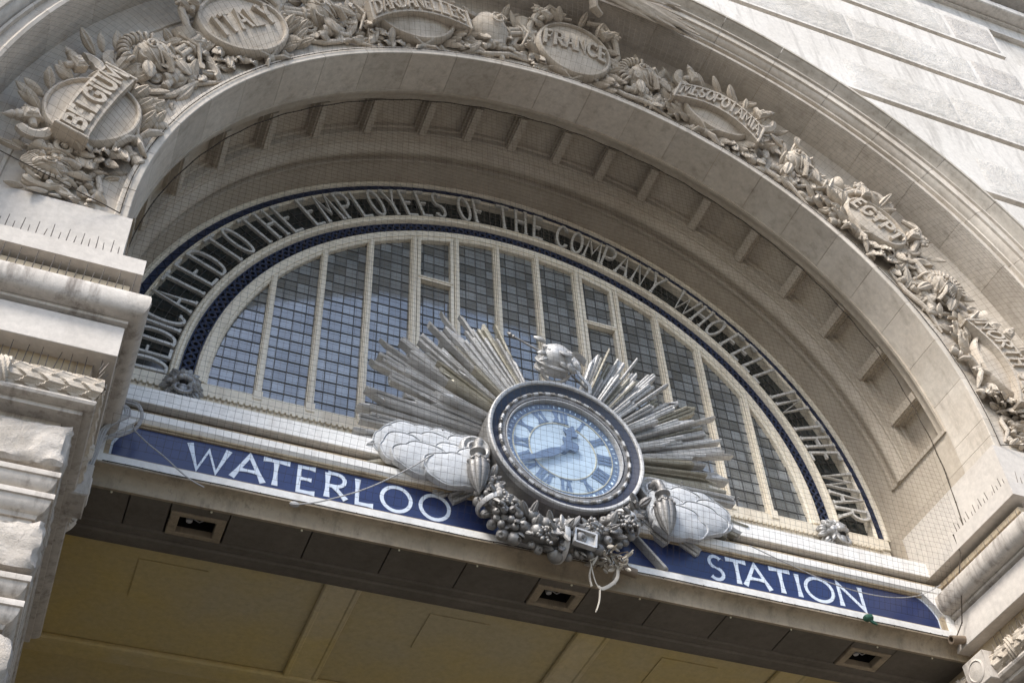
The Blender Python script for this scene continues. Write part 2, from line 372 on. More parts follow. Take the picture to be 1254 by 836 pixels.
# ------------------------------------------------------------------ outer archivolt
ao = thing('outer_archivolt', 'outer stone arch moulding with deep shaded underside framing the carved band', 'arch', (0, -2.5, -.5))
pr = [(6.69, -2.2), (6.69, -2.695), (6.705, -2.735), (6.74, -2.748), (6.765, -2.735), (6.768, -2.695), (6.80, -2.69), (6.875, -2.695), (6.88, -2.745), (6.905, -2.755), (6.91, -2.72), (6.925, -2.725), (6.945, -2.79), (6.98, -2.83), (6.995, -2.835), (6.998, -2.87), (7.015, -2.875), (7.11, -2.88), (7.115, -2.915), (7.132, -2.92), (7.135, -2.2)]
pc = [(7.134, -2.2), (7.134, -2.85), (7.16, -2.835), (7.20, -2.84), (7.25, -2.87), (7.29, -2.93), (7.31, -2.985), (7.33, -3.005), (7.333, -3.03), (7.366, -3.035), (7.372, -3.0), (7.372, -2.2)]
def arched(prof, name, mat):
    mb = MB()
    for k in range(23):
        a0 = 3.3 + k * 7.55; mb.ring(prof, a0, a0 + 7.50, 5)
    mb.ring(prof, 0, 3.25, 2); mb.ring(prof, 177.0, 180, 2)
    for s in (1, -1): mb.grid([[(s * r, y, 0) for r, y in prof], [(s * r, y, -.95) for r, y in prof]], closed_v=True, cap=True)
    mb.build(name, mat, ao)
arched(pr, 'arch_moulding', 'arch'); arched(pc, 'cymatium', 'cyma')
mb = MB(); mb.ring([(6.70, -2.2), (6.70, -2.68), (7.33, -2.68), (7.33, -2.2)], 0, 180, 60); mb.build('joint_mortar', 'tan', ao)

# ------------------------------------------------------------------ inner arch
ai = thing('stone_arch', 'round stone arch with a coffered soffit over the half round window', 'arch', (0, -1, -.94))
mb = MB()
vs = [(5.08, -1.62), (5.08, -2.192), (5.088, -2.2), (5.20, -2.2), (5.215, -2.185), (5.215, -1.62)]
for k in range(23):
    a0 = 3.1 + k * 7.56; mb.ring(vs, a0, a0 + 7.50, 5)
mb.ring(vs, 0, 3.04, 2); mb.ring(vs, 177.04, 180, 2)
for s in (1, -1): mb.grid([[(s * r, y, -.006) for r, y in vs], [(s * r, y, -.95) for r, y in vs]], closed_v=True, cap=True)
mb.build('voussoirs', 'arch', ai)
mb = MB(); mb.ring([(5.09, -1.63), (5.09, -2.18), (5.21, -2.185), (5.21, -1.63)], 0, 180, 60); mb.build('joint_mortar', 'tan', ai)
rg = [(5.215, -2.13), (6.30, -2.13), (6.31, -2.155), (6.345, -2.158), (6.355, -2.135), (6.40, -2.132), (6.50, -2.142), (6.60, -2.175), (6.69, -2.235), (6.70, -1.9), (5.215, -1.9)]
mb = MB(); mb.ring(rg, 0, 180, 70)
for s in (1, -1): mb.grid([[(s * r, y, 0) for r, y in rg], [(s * r, y, -.3) for r, y in rg]], closed_v=True, cap=True)
mb.build('relief_ground', 'arch', ai)
inner = [(5.085, -1.622), (5.06, -1.612), (5.06, -1.58), (5.095, -1.572), (5.10, -1.535), (5.13, -1.527), (5.14, -1.50), (5.14, -1.43), (5.155, -1.422), (5.17, -1.40), (5.31, -1.395), (5.31, -.89), (5.255, -.885), (5.25, -.855), (5.165, -.850), (5.16, -.83), (5.14, -.825), (5.14, -.735), (5.125, -.725), (5.125, -.70), (5.07, -.665), (5.035, -.61), (5.035, -.57), (5.06, -.53), (5.115, -.515), (5.12, -.455), (5.055, -.445), (5.05, -.42), (5.06, -.395), (5.085, -.385)]
sp = inner + [(5.085, .4), (5.8, .4), (5.8, -1.622)]
mb = MB(); mb.ring(sp, 6.3, 173.7, 90); mb.build('soffit', 'soffit', ai)
pl = [(5.08, -1.622), (5.08, .4), (5.8, .4), (5.8, -1.622)]
for s, a0, a1, th in ((1, 0, 6.28, 6.5), (-1, 173.72, 180, 173.5)):
    mb = MB(); mb.ring(pl, a0, a1, 3); mb.grid([[(s * r, y, -.004) for r, y in pl], [(s * r, y, -1.0) for r, y in pl]], closed_v=True, cap=True)
    mb.box(ARC(th, 5.085, -1.0), .05, .06, 1.16, .012); mb.box(ARC(th + s, 5.20, -1.1), .035, .10, .56)
    mb.build('springer', 'soffit', ai)
rib0 = None
for th in sorted([90 + s * d for s in (1, -1) for d in (3.8, 11.4, 19.1, 28.7, 37.8, 47, 56.2, 65.4, 74.6)]):
    mb = MB(); M = ARC(th, 0, -1.115)
    mb.box(M @ T(0, 5.285, 0), .19, .06, .545); mb.box(M @ T(0, 5.23, 0), .145, .13, .55); mb.box(M @ T(0, 5.21, 0), .105, .145, .56, .006)
    mb.build('coffer_rib', 'soffit', ai)

# ------------------------------------------------------------------ piers
A_, YF, YE = 4.805, -2.403, -.66
def leaf_roll(mb, mx):
    prof = []
    for k in range(61):
        a = R(100 - 200 * k / 60); prof.append((-.195 + .125 * cos(a), -2.535 + .135 * sin(a), k / 60))
    def disp(s, v):
        r = v * 4; ri = int(r); lv = r - ri - .5
        u = s / .17 + .5 * (ri % 2) - .5 * abs(2 * lv); lu = u - math.floor(u)
        h = .026 * (lu ** 1.6) * (1 - .5 * (2 * lv) ** 2) + (.006 if abs(lv) < .06 else 0)
        b = abs((s + .13) % .95)
        if b < .10: h = .036 + .008 * sin((s * 150 + v * 30))
        return h
    for seg in (0, 1):
        rows = []; n = 190
        for i in range(n + 1):
            t = i / n; row = []
            for o, z, v in prof:
                if seg == 0: s = -2.6 + (2.6 + o) * t
                else: s = (1.9 + o) * t
                h = disp(-s if seg == 0 else s + .05, v) if 0 < v < 1 else 0
                a = R(100 - 200 * v); oo = o + h * cos(a); zz = z + h * sin(a)
                row.append((mx * (-A_ + s), YF - oo, zz) if seg == 0 else (mx * (-A_ + oo), YF - o + s, zz))
            rows.append(row)
        mb.grid(rows)
def rock(mb, x0, x1, y0, y1, z0, z1, mx, amp=.05, seed=0):
    lo, hi = (x0, y0, z0), (x1, y1, z1)
    def faces(ax, side):
        b, c = [k for k in range(3) if k != ax]
        nb = max(2, int((hi[b] - lo[b]) / .04)); nc = max(2, int((hi[c] - lo[c]) / .04)); rows = []
        for i in range(nb + 1):
            row = []
            for j in range(nc + 1):
                p = [0, 0, 0]; p[ax] = hi[ax] if side else lo[ax]
                p[b] = lo[b] + (hi[b] - lo[b]) * i / nb; p[c] = lo[c] + (hi[c] - lo[c]) * j / nc
                d = [0, 0, 0]
                for k in range(3):
                    if p[k] <= lo[k] + 1e-6: d[k] = -1
                    elif p[k] >= hi[k] - 1e-6: d[k] = 1
                q = Vector(p) * 3.2 + Vector((seed * 7.1, 0, 0))
                h = noise.noise(q) * .7 + (abs(noise.noise(q * 2.1)) - .2) * .8 + noise.noise(q * 5) * .28
                ne = sum(1 for k in d if k)
                h = amp * h - (.018 if ne > 1 else 0)
                P = Vector(p) + Vector(d) * h
                row.append((mx * P.x, P.y, P.z))
            rows.append(row)
        mb.grid(rows)
    for ax in range(3):
        for sd in (0, 1): faces(ax, sd)
def pier(mx):
    side = 'left' if mx > 0 else 'right'
    t = thing('stone_pier', 'stone pier carrying the moulded impost on the lit WATERLOO side of the entrance' if mx > 0 else 'stone pier with moulded impost beyond the end of the word STATION', 'pier', (mx * -6.5, -1.5, GZ), 'piers of the arch')
    path = [(-13, YF), (-A_, YF), (-A_, YE)]
    long = [(-13, YF), (-A_, YF), (-A_, 1.2)]
    def sw(name, prof, mat, p=path):
        mb = MB(); mb.sweep(prof, p, 1, mx); return mb.build(name, mat, t)
    mb = MB(); mb.bx(mx * -13, mx * -5.03, -2.21, -.3, -.97, -.17, .01); mb.build('plinth', 'frieze', t)
    sw('fascia', [(-.4, -.93), (0, -.946), (0, -1.146), (-.012, -1.15), (-.17, -1.155), (-.4, -1.155)], 'frieze')
    sw('recess_wall', [(-.6, -1.150), (-.30, -1.153), (-.30, -1.50), (-.6, -1.51)], 'shade_crust')
    sw('bed_moulding', [(-.5, -1.222), (-.12, -1.225), (-.085, -1.245), (-.085, -1.31), (-.14, -1.325), (-.16, -1.40), (-.5, -1.41)], 'tan')
    sw('torus', [(-.5, -1.49), (-.1, -1.50), (.08, -1.505), (.112, -1.52), (.124, -1.56), (.126, -1.61), (.118, -1.67), (.095, -1.715), (.06, -1.742), (.02, -1.752), (-.5, -1.755)], 'pier')
    sw('fillet', [(-.5, -1.754), (-.018, -1.757), (-.018, -1.79), (-.03, -1.795), (-.07, -1.815), (-.5, -1.82)], 'pier')
    sw('frieze', [(-.5, -1.815), (-.066, -1.822), (-.04, -1.83), (-.034, -1.85), (-.034, -2.183), (-.04, -2.188), (-.5, -2.19)], 'frieze')
    sw('recess_wall', [(-.6, -2.18), (-.21, -2.185), (-.20, -2.30), (-.20, -2.44), (-.6, -2.45)], 'tan', long)
    mb = MB(); leaf_roll(mb, mx); mb.build('leaf_moulding', 'carve', t)
    sw('small_roll', [(-.5, -2.655), (-.13, -2.66), (-.105, -2.672), (-.098, -2.695), (-.108, -2.72), (-.14, -2.738), (-.185, -2.744), (-.185, -2.785), (-.20, -2.79), (-.5, -2.79)], 'pier', long)
    mb = MB(); mb.bx(mx * -13, mx * -(A_ + .33), YF + .33, 9, GZ, -2.6); mb.bx(mx * -13, mx * -(A_ + .30), YF + .3, 9, -2.6, -.96); mb.build('core', 'pier', t)
    for k in range(9):
        z1 = -2.885 - k * .985; z0 = z1 - .44
        if z0 < GZ: break
        mb = MB(); rock(mb, -7.6, -5.03, YF + .225, YF + 1.25 + .1 * (k % 2), z0, z1, mx, .055, k + 3 * (mx > 0)); mb.build('rock_faced_block', 'rock', t)
        zz = z0 - .06
        sw('band_moulding', [(-.5, zz), (-.217, zz - .002), (-.214, zz - .012), (-.216, zz - .05), (-.232, zz - .055), (-.236, zz - .09), (-.26, zz - .14), (-.30, zz - .165), (-.31, zz - .215), (-.217, zz - .22), (-.214, zz - .228), (-.216, zz - .268), (-.232, zz - .275), (-.24, zz - .32), (-.265, zz - .365), (-.30, zz - .385), (-.31, zz - .42), (-.5, zz - .43)], 'pier', long)
    mb = MB()
    M = T(mx * -4.93, -.98, -2.56)
    mb.box(M, .26, .36, .36, .012); mb.lathe(M @ RY(mx * 90) @ T(0, 0, .128), [(.0, -.01), (.135, -.01), (.135, .008), (.115, .016), (.108, .006), (.04, .016), (.001, .02)], 28)
    mb.build('roundel_block', 'pier', t)
    return t
pier(1); pier(-1)

# ------------------------------------------------------------------ transom cornice above the sign, lintel below it
tr = thing('window_cornice', 'white painted cornice running under the window above the blue sign', 'cornice', (0, -.6, -1.3))
mb = MB(); mb.bx(-4.83, 4.83, -.3, -.771, -1.149, -.944, .006); mb.build('fascia', 'white', tr)
mb = MB(); mb.bx(-4.9, 4.9, -.3, -.66, -1.42, -1.147); mb.build('recess_wall', 'shade_crust', tr)
mb = MB(); mb.bx(-4.86, 4.86, -.5, -.745, -1.30, -1.235, .012); mb.bx(-4.86, 4.86, -.5, -.775, -1.345, -1.31, .01); mb.build('bed_moulding', 'tan', tr)
mb = MB(); mb.bx(-5.0, 5.0, .2, -.05, -.98, -.205); mb.bx(-5.0, 5.0, .2, -.075, -.20, -.035, .008); mb.bx(-5.0, 5.0, .15, -.035, -.04, .012, .006); mb.build('sill', 'cream', tr)
mb = MB()
for k in range(148): mb.bx(-4.88 + k * .066, -4.88 + k * .066 + .040, -.06, -.088, -.232, -.202)
mb.build('dentil_row', 'cream', tr)

sg = thing('station_sign', 'long blue enamel sign with white letters under the window cornice', 'sign', (0, -.8, -1.95))
def notch(k, n=8):
    x0, zb, zt = 4.71 - k, -1.925 + k, -1.492 - k
    pts = [(x0, zb), (x0, zt - .26)]
    for i in range(1, n):
        t = i / n; cx, cz = x0 - .21 * sin(R(90 * t)), zt - .26 * cos(R(90 * t)); lx, lz = x0 - .21 * t, zt - .26 * (1 - t)
        cx, cz = x0 - .21 * (1 - cos(R(90 * t))) , zt - .26 * (1 - sin(R(90 * t)))
        pts.append((.5 * cx + .5 * lx, .5 * cz + .5 * lz))
    pts.append((x0 - .21, zt))
    return pts + [(-x, z) for x, z in reversed(pts)]
wf = lambda x, y, d: (x, -d, y)
mb = MB(); mb.prism(notch(0), .70, .778, wf); mb.build('border', 'enamel', sg)
mb = MB(); mb.prism(notch(.022), .70, .782, wf); mb.build('panel', 'blue', sg)
mb = MB()
mb.bx(-4.83, 4.83, -.6, -.853, -1.475, -1.335, .03); mb.bx(-4.83, 4.83, -.6, -.862, -2.075, -1.965, .012)
for s in (1, -1):
    mb.bx(s * 4.76, s * 4.85, -.6, -.861, -2.07, -1.45, .01)
    o = [(s * 4.77, -1.46), (s * 4.52, -1.478), (s * 4.58, -1.55), (s * 4.66, -1.64), (s * 4.725, -1.75), (s * 4.77, -1.78)]
    mb.prism(o, .60, .852, wf)
mb.build('outer_frame', 'white', sg)
mb = MB()
mb.bx(-4.78, 4.78, -.6, -.826, -1.497, -1.47, .006); mb.bx(-4.78, 4.78, -.6, -.806, -1.512, -1.49, .004)
mb.bx(-4.78, 4.78, -.6, -.834, -1.97, -1.94, .006); mb.bx(-4.78, 4.78, -.6, -.81, -1.945, -1.925, .004)
for s in (1, -1): mb.bx(s * 4.71, s * 4.765, -.6, -.825, -1.95, -1.76, .006)
mb.build('frame_fillet', 'tan', sg)
mb = MB()
zb, hh = -1.868, .312
SIGN = [('W', -3.985, -3.60, -1.872), ('A', -3.545, -3.235, -1.87), ('T', -3.255, -2.985, 0), ('E', -2.905, -2.715, 0), ('R', -2.61, -2.395, 0), ('L', -2.30, -2.11, 0), ('O', -2.025, -1.715, 0), ('O', -1.61, -1.30, 0),
        ('S', 1.715, 1.895, 0), ('T', 1.945, 2.20, 0), ('A', 2.15, 2.47, 0), ('T', 2.495, 2.765, 0), ('I', 2.80, 2.90, 0), ('O', 2.945, 3.30, 0), ('N', 3.375, 3.70, 0)]
for ch, x0, x1, _ in SIGN[:8]: letter(mb, ch, x1 - x0, hh, .041, .775, .7855, lambda a, b, d, x0=x0: (x0 + a, -d, zb + b), flare=.55)
mb.build('lettering', 'enamel', sg)['label'] = 'white capitals reading WATERLOO'
mb = MB()
for ch, x0, x1, _ in SIGN[8:]: letter(mb, ch, x1 - x0, hh, .041, .775, .7855, lambda a, b, d, x0=x0: (x0 + a, -d, zb + b), flare=.55)
mb.build('lettering', 'enamel', sg)['label'] = 'white capitals reading STATION'

ln = thing('entrance_lintel', 'dirty cream lintel with a dark panelled underside below the blue sign', 'lintel', (0, -.4, -2.27))
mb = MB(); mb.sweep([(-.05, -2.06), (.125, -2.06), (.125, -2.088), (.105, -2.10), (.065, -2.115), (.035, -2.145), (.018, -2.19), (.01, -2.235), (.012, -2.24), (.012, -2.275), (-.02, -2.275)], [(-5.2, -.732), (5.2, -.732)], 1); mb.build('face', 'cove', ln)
mb = MB()
VX = (-3.76, 0, 3.76)
xs = [-5.1, -4.43]
for a, b in ((-4.43, VX[0] - .28), (VX[0] + .28, VX[1] - .28), (VX[1] + .28, VX[2] - .28), (VX[2] + .28, 5.1)):
    n = max(1, round((b - a) / .82)); e = [a + (b - a) * k / n for k in range(n + 1)]
    for k in range(n): mb.bx(e[k] + .006, e[k + 1] - .006, -.71, -.245, -2.266, -2.2, .004)
mb.bx(-5.1, -4.436, -.71, -.245, -2.266, -2.2)
for v in VX:
    mb.bx(v - .274, v + .274, -.71, -.60, -2.266, -2.2); mb.bx(v - .274, v + .274, -.235, -.25, -2.266, -2.2)
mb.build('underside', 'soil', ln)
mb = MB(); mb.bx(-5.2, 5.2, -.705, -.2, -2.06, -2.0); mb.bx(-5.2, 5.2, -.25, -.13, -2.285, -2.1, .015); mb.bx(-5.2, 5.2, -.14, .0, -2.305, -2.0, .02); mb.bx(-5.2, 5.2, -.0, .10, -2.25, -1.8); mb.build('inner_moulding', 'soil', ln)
mb = MB()
for k in range(11): mb.ell(T(-4.6 + k * .92 + .1 * sin(k * 3), -.70, -2.278), .012, .012, .012, 8, 6)
mb.build('bolt_heads', 'gold', ln)
for v, lb in zip(VX, ('square vent in the lintel underside near the WATERLOO end', 'square vent in the lintel underside below the clock garland', 'square vent in the lintel underside near the STATION end')):
    t = thing('soffit_vent', lb, 'vent', (v, -.42, -2.27), 'vents in the lintel underside')
    mb = MB()
    for x0, x1, y0, y1 in ((-.265, .265, -.60, -.545), (-.265, .265, -.305, -.25), (-.265, -.175, -.545, -.305), (.175, .265, -.545, -.305)):
        mb.bx(v + x0, v + x1, y0, y1, -2.285, -2.2, .008)
    mb.build('vent_frame', 'cove', t)
    mb = MB(); mb.bx(v - .20, v + .20, -.56, -.29, -2.09, -2.08); mb.bx(v - .20, v - .19, -.56, -.29, -2.25, -2.08); mb.bx(v + .19, v + .20, -.56, -.29, -2.25, -2.08); mb.bx(v - .20, v + .20, -.57, -.56, -2.25, -2.08); mb.bx(v - .20, v + .20, -.29, -.28, -2.25, -2.08); mb.build('vent_void', 'black', t)
    mb = MB(); mb.lathe(T(v - .07, -.42, -2.19), [(.001, -.03), (.03, -.028), (.035, 0), (.03, .05)], 12); mb.tube([(v - .05, -.42, -2.17), (v + .03, -.40, -2.19), (v + .12, -.44, -2.15)], .006, 6); mb.build('lamp_holder', 'wire', t)

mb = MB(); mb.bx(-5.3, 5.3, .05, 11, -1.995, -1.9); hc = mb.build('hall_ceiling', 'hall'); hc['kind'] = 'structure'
cb = thing('ceiling_beams', 'ceiling mouldings and flat panels with painted-in lamp glow inside the entrance hall', 'ceiling trim', (0, 3, -2.0))
mb = MB()
for x in (-2.06, .83, 3.4):
    mb.bx(x - .15, x + .15, .1, 9, -2.03, -1.99, .01); mb.bx(x - .20, x - .13, .1, 9, -2.045, -1.99, .015); mb.bx(x + .13, x + .20, .1, 9, -2.045, -1.99, .015)
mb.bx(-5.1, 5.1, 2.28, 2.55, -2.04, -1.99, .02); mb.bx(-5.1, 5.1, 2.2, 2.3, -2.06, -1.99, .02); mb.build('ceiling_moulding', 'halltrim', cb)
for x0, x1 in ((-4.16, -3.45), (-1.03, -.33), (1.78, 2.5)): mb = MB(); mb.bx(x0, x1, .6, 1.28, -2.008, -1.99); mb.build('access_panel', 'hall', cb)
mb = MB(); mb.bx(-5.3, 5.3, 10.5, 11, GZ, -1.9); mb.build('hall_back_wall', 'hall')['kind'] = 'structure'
#PART3
# ------------------------------------------------------------------ half round window
wn = thing('lunette_window', 'half round leaded window with cream bars and a ring of raised letters', 'window', (0, 0, 0))
mb = MB(); mb.ring([(3.87, .06), (3.87, -.03), (3.885, -.045), (3.905, -.045), (3.91, -.06), (3.995, -.062), (4.0, -.05), (4.025, -.045), (4.035, -.02), (4.035, .06)], 0, 180, 90); mb.build('inner_arch_frame', 'cream', wn)
mb = MB(); mb.ring([(4.205, .12), (4.205, -.03), (4.225, -.075), (4.25, -.085), (4.262, -.07), (4.275, -.088), (4.295, -.085), (4.315, -.05), (4.315, .12)], 0, 180, 90); mb.build('middle_arch_frame', 'cream', wn)
mb = MB(); mb.ring([(4.855, .14), (4.855, -.02), (4.868, -.035), (4.885, -.02), (4.893, -.032), (4.905, -.02), (4.905, .14)], 0, 180, 90)
mb.ring([(5.012, .14), (5.012, -.02), (5.025, -.042), (5.045, -.046), (5.058, -.03), (5.08, -.03), (5.08, .14)], 0, 180, 90); mb.build('outer_arch_frame', 'cream', wn)
mb = MB(); mb.ring([(4.90, .1), (4.90, .0), (5.014, .0), (5.014, .1)], 0, 180, 90)
k = 0
zz = []
for i in range(181):
    a = i; zz.append(((4.915 if i % 2 else 4.998) * cos(R(a)), -.004, (4.915 if i % 2 else 4.998) * sin(R(a))))
mb.tube(zz, .011, 5); mb.build('zigzag_border', 'navy', wn)
mb = MB(); nE = 118
for ph in (0, 1):
    pts = []
    for i in range(nE * 6 + 1):
        a = R(180 * i / (nE * 6)); r = 4.12 + .056 * sin(pi * i / 6 + ph * pi); pts.append((r * cos(a), -.012 + .006 * ph * (1 if i % 12 < 6 else -1), r * sin(a)))
    mb.tube(pts, .0105, 5)
for i in range(nE):
    a = 180 * (i + .5) / nE; mb.torus(ARC(a, 4.12, -.012), .036, .0095, n=12, m=5)
mb.ring([(4.035, .03), (4.035, -.012), (4.052, -.014), (4.052, .03)], 0, 180, 90); mb.ring([(4.19, .03), (4.19, -.012), (4.206, -.014), (4.206, .03)], 0, 180, 90)
mb.build('ring_frieze', 'navy', wn)
mb = MB(); mb.ring([(4.04, .07), (4.04, .04), (4.21, .04), (4.21, .07)], 0, 180, 60); mb.build('frieze_backing', 'black', wn)
rows = []
for i in range(0, 181, 3): rows.append([(r * cos(R(i)), .10 + .004 * noise.noise(Vector((i, j, 0))), r * sin(R(i))) for j, r in enumerate((4.30, 4.58, 4.88))])
mb = MB(); mb.grid(rows); mb.build('band_glass', 'darkglass', wn)
mb = MB()
for r in (4.45, 4.58, 4.72): mb.ring([(r, .095), (r, .085), (r + .008, .085), (r + .008, .095)], 0, 180, 90)
for i in range(1, 90): mb.box(ARC(i * 2, 4.585, .09), .007, .54, .008)
mb.build('band_leading', 'lead', wn)
mb = MB(); mb.add([(5.0 * cos(R(a)), .36, 5.0 * sin(R(a))) for a in range(0, 181, 4)], [tuple(range(46))]); mb.build('dark_interior', 'black', wn)
P = .601; RG = 3.90
def hz(x): return math.sqrt(max(0, RG * RG - x * x))
edges = [-3.9] + [(k - 6.5) * P for k in range(1, 13)] + [3.9]
for k in range(1, 13):
    x = (k - 6.5) * P; top = hz(x) - .01; mb = MB()
    mb.bx(x - .034, x + .034, -.055, .05, .015, top); mb.bx(x - .018, x + .018, -.072, -.05, .02, top); mb.bx(x - .045, x + .045, -.02, .05, .015, top)
    mb.bx(x - .052, x + .052, -.088, .05, -.105, .035, .006)
    mb.build('mullion', 'cream', wn)
TZ = {4: 2.79, 8: 2.78}
for b in range(13):
    xa, xb = edges[b], edges[b + 1]
    if b in TZ:                                                  # opening casement: inner frame and transom
        mb = MB(); a, c = xa + .045, xb - .045; tz = TZ[b]
        mb.bx(a, a + .045, -.05, .04, .03, hz(a) - .02); mb.bx(c - .045, c, -.05, .04, .03, hz(c) - .02)
        mb.bx(a + .01, c - .01, -.052, .04, tz - .04, tz + .035); mb.bx(a + .01, c - .01, -.065, -.04, tz - .012, tz + .012)
        pts = [(a + (c - a) * i / 10, hz(a + (c - a) * i / 10)) for i in range(11)]
        mb.prism([(x, z - .07) for x, z in pts] + [(x, z) for x, z in reversed(pts)], -.048, .04, lambda x, y, d: (x, d, y)); mb.build('casement_frame', 'cream', wn)
    nx = max(2, round((xb - xa) / .148)); xs = [xa + (xb - xa) * i / nx for i in range(nx + 1)]
    if b in (0, 12): xs = [(-1 if b == 0 else 1) * v for v in (3.985, 3.87, 3.75, 3.6, 3.45, (12 - 6.5) * P)]; xs.sort()
    mg, ml = MB(), MB(); dz = .178
    for i in range(len(xs) - 1):
        for j in range(23):
            z0, z1 = j * dz, (j + 1) * dz
            x0, x1 = xs[i], xs[i + 1]; h0, h1 = [math.sqrt(max(0, 16.0 - v * v)) for v in (x0, x1)]
            if max(h0, h1) <= z0 + .004: continue
            tx, tz_ = random.gauss(0, .005), random.gauss(0, .005)
            def pt(x, z): return (x, .03 + (x - (x0 + x1) / 2) * tx + (z - (z0 + z1) / 2) * tz_, z)
            mg.add([pt(x0, z0), pt(x1, z0), pt(x1, min(z1, max(h1, z0))), pt(x0, min(z1, max(h0, z0)))], [(0, 1, 2, 3)])
    for x in xs[1:-1]:
        if hz(x) > .05: ml.bx(x - .0032, x + .0032, .018, .034, .0, hz(x))
    for j in range(1, 23):
        z = j * dz; lim = math.sqrt(RG * RG - z * z) if z < RG else 0
        a, c = max(xa, -lim), min(xb, lim)
        if c - a > .02: ml.bx(a, c, .0195, .0345, z - .0032, z + .0032)
    pane = mg.build('pane', 'glass', wn, flat=True); ml.build('lead_came', 'lead', pane)
# raised inscription
INS = [('D', 179.0), ('E', 176.2), ('D', 173.2), ('I', 170.9), ('C', 168.9), ('A', 165.0), ('T', 161.2), ('E', 157.7), ('D', 154.3), ('T', 149.9), ('O', 146.6), ('T', 142.2), ('H', 138.9), ('E', 135.4), ('E', 130.4), ('M', 126.8), ('P', 123.2), ('L', 120.1), ('O', 117.0), ('Y', 113.9), ('E', 110.8), ('E', 107.8), ('S', 104.8), ('O', 99.8), ('F', 97.0), ('T', 92.2), ('H', 88.8), ('E', 85.4), ('C', 80.6), ('O', 77.6), ('M', 74.3), ('P', 71.2), ('A', 68.0), ('N', 64.6), ('Y', 61.2), ('W', 54.6), ('H', 50.9), ('O', 47.6), ('F', 43.6), ('E', 40.7), ('L', 37.6), ('L', 34.7), ('I', 30.2), ('N', 27.4), ('T', 22.4), ('H', 19.2), ('E', 16.1), ('W', 10.6), ('A', 7.0), ('R', 3.8)]
wi = 0; WORDS = [(9, 'DEDICATED'), (2, 'TO'), (3, 'THE'), (9, 'EMPLOYEES'), (2, 'OF'), (3, 'THE'), (7, 'COMPANY'), (3, 'WHO'), (4, 'FELL'), (2, 'IN'), (3, 'THE'), (3, 'WAR')]
idx = 0; mb = MB()
for ch, th in INS:
    w = {'I': .03, 'M': .24, 'W': .30, 'L': .15, 'E': .15, 'F': .15, 'S': .15, 'O': .16, 'C': .16, 'T': .20}.get(ch, .175)
    M = ARC(th, 4.335, 0)
    letter(mb, ch, w, .50, .035, .035, .075, lambda a, b, d: tuple(M @ Vector((a - w / 2, b, d))), serif=.028)
    idx += 1
    if idx == WORDS[wi][0]: mb.build('raised_word', 'letter', wn)['label'] = 'raised capitals reading ' + WORDS[wi][1]; mb = MB(); idx = 0; wi += 1

# ------------------------------------------------------------------ clock
CZ, CY = -.636, -1.067
ck = thing('wall_clock', 'round blue rimmed clock with pale dial and Roman numerals showing twenty to one', 'clock', (0, -.9, CZ - .94))
F = FR(0, 0, CZ)
def lath(name, prof, mat, n=72, cap=False): m = MB(); m.lathe(F, prof, n, cap=cap); return m.build(name, mat, ck, 30)
lath('case', [(.30, .55), (.95, .56), (.955, .80), (.925, .98), (.90, 1.0), (.72, 1.0)], 'bronze')
lath('outer_rim', [(.888, 1.0), (.888, 1.046), (.892, 1.058), (.902, 1.066), (.925, 1.070), (.939, 1.055), (.937, 1.0), (.925, .97), (.888, .97)], 'silver')
lath('blue_ring', [(.714, .95), (.72, .975), (.745, .985), (.80, 1.0), (.84, 1.015), (.87, 1.03), (.889, 1.038), (.889, .98)], 'case')
lath('inner_rim', [(.69, .92), (.69, .985), (.695, .998), (.706, 1.0), (.714, .985), (.716, .92)], 'silver')
mb = MB(); mb.torus(F @ T(0, 0, 1.003), .778, .015, n=120, m=8)
mb.build('bead_ring', 'bronze', ck)
nb = 30
for i in range(nb):
    mb = MB(); a0 = 360 * i / nb; mb.torus(F @ T(0, 0, 1.003), .778, .0205, a0 + 4.2, a0 + 7.8 + 1.2, n=4, m=8); mb.build('bead', 'silver', ck)
mb = MB()
for i in range(nb):
    for k in range(3):
        a = R(360 * i / nb + 0.2 + k * 1.35); mb.torus(F @ T(.778 * cos(a), .778 * sin(a), 1.003) @ RZ(math.degrees(a) + 90) @ RY(90), .019, .005, n=10, m=5)
mb.build('bead_spacer', 'bronze', ck)
YD = .925
lath('dial', [(.001, YD - .02), (.001, YD), (.40, YD - .001), (.695, YD - .003), (.695, YD - .03)], 'dial', 64, True)
mb = MB(); mb.torus(F @ T(0, 0, YD), .405, .0085, n=64, m=6); mb.torus(F @ T(0, 0, YD), .60, .0095, n=64, m=6); mb.build('dial_ring', 'gold', ck)
mb = MB(); mb.lathe(F, [(.612, YD), (.612, YD + .003), (.69, YD + .003), (.69, YD)], 64, cap=False); mb.build('minute_band', 'numeral', ck)
mb = MB()
for i in range(60):
    a = 6 * i; M = F @ RZ(-a) @ T(0, .65, YD + .005); mb.box(M, .012 if i % 5 else .03, .03, .004)
mb.build('minute_mark', 'dial', ck)
ROM = ['XII', 'I', 'II', 'III', 'IIII', 'V', 'VI', 'VII', 'VIII', 'IX', 'X', 'XI']
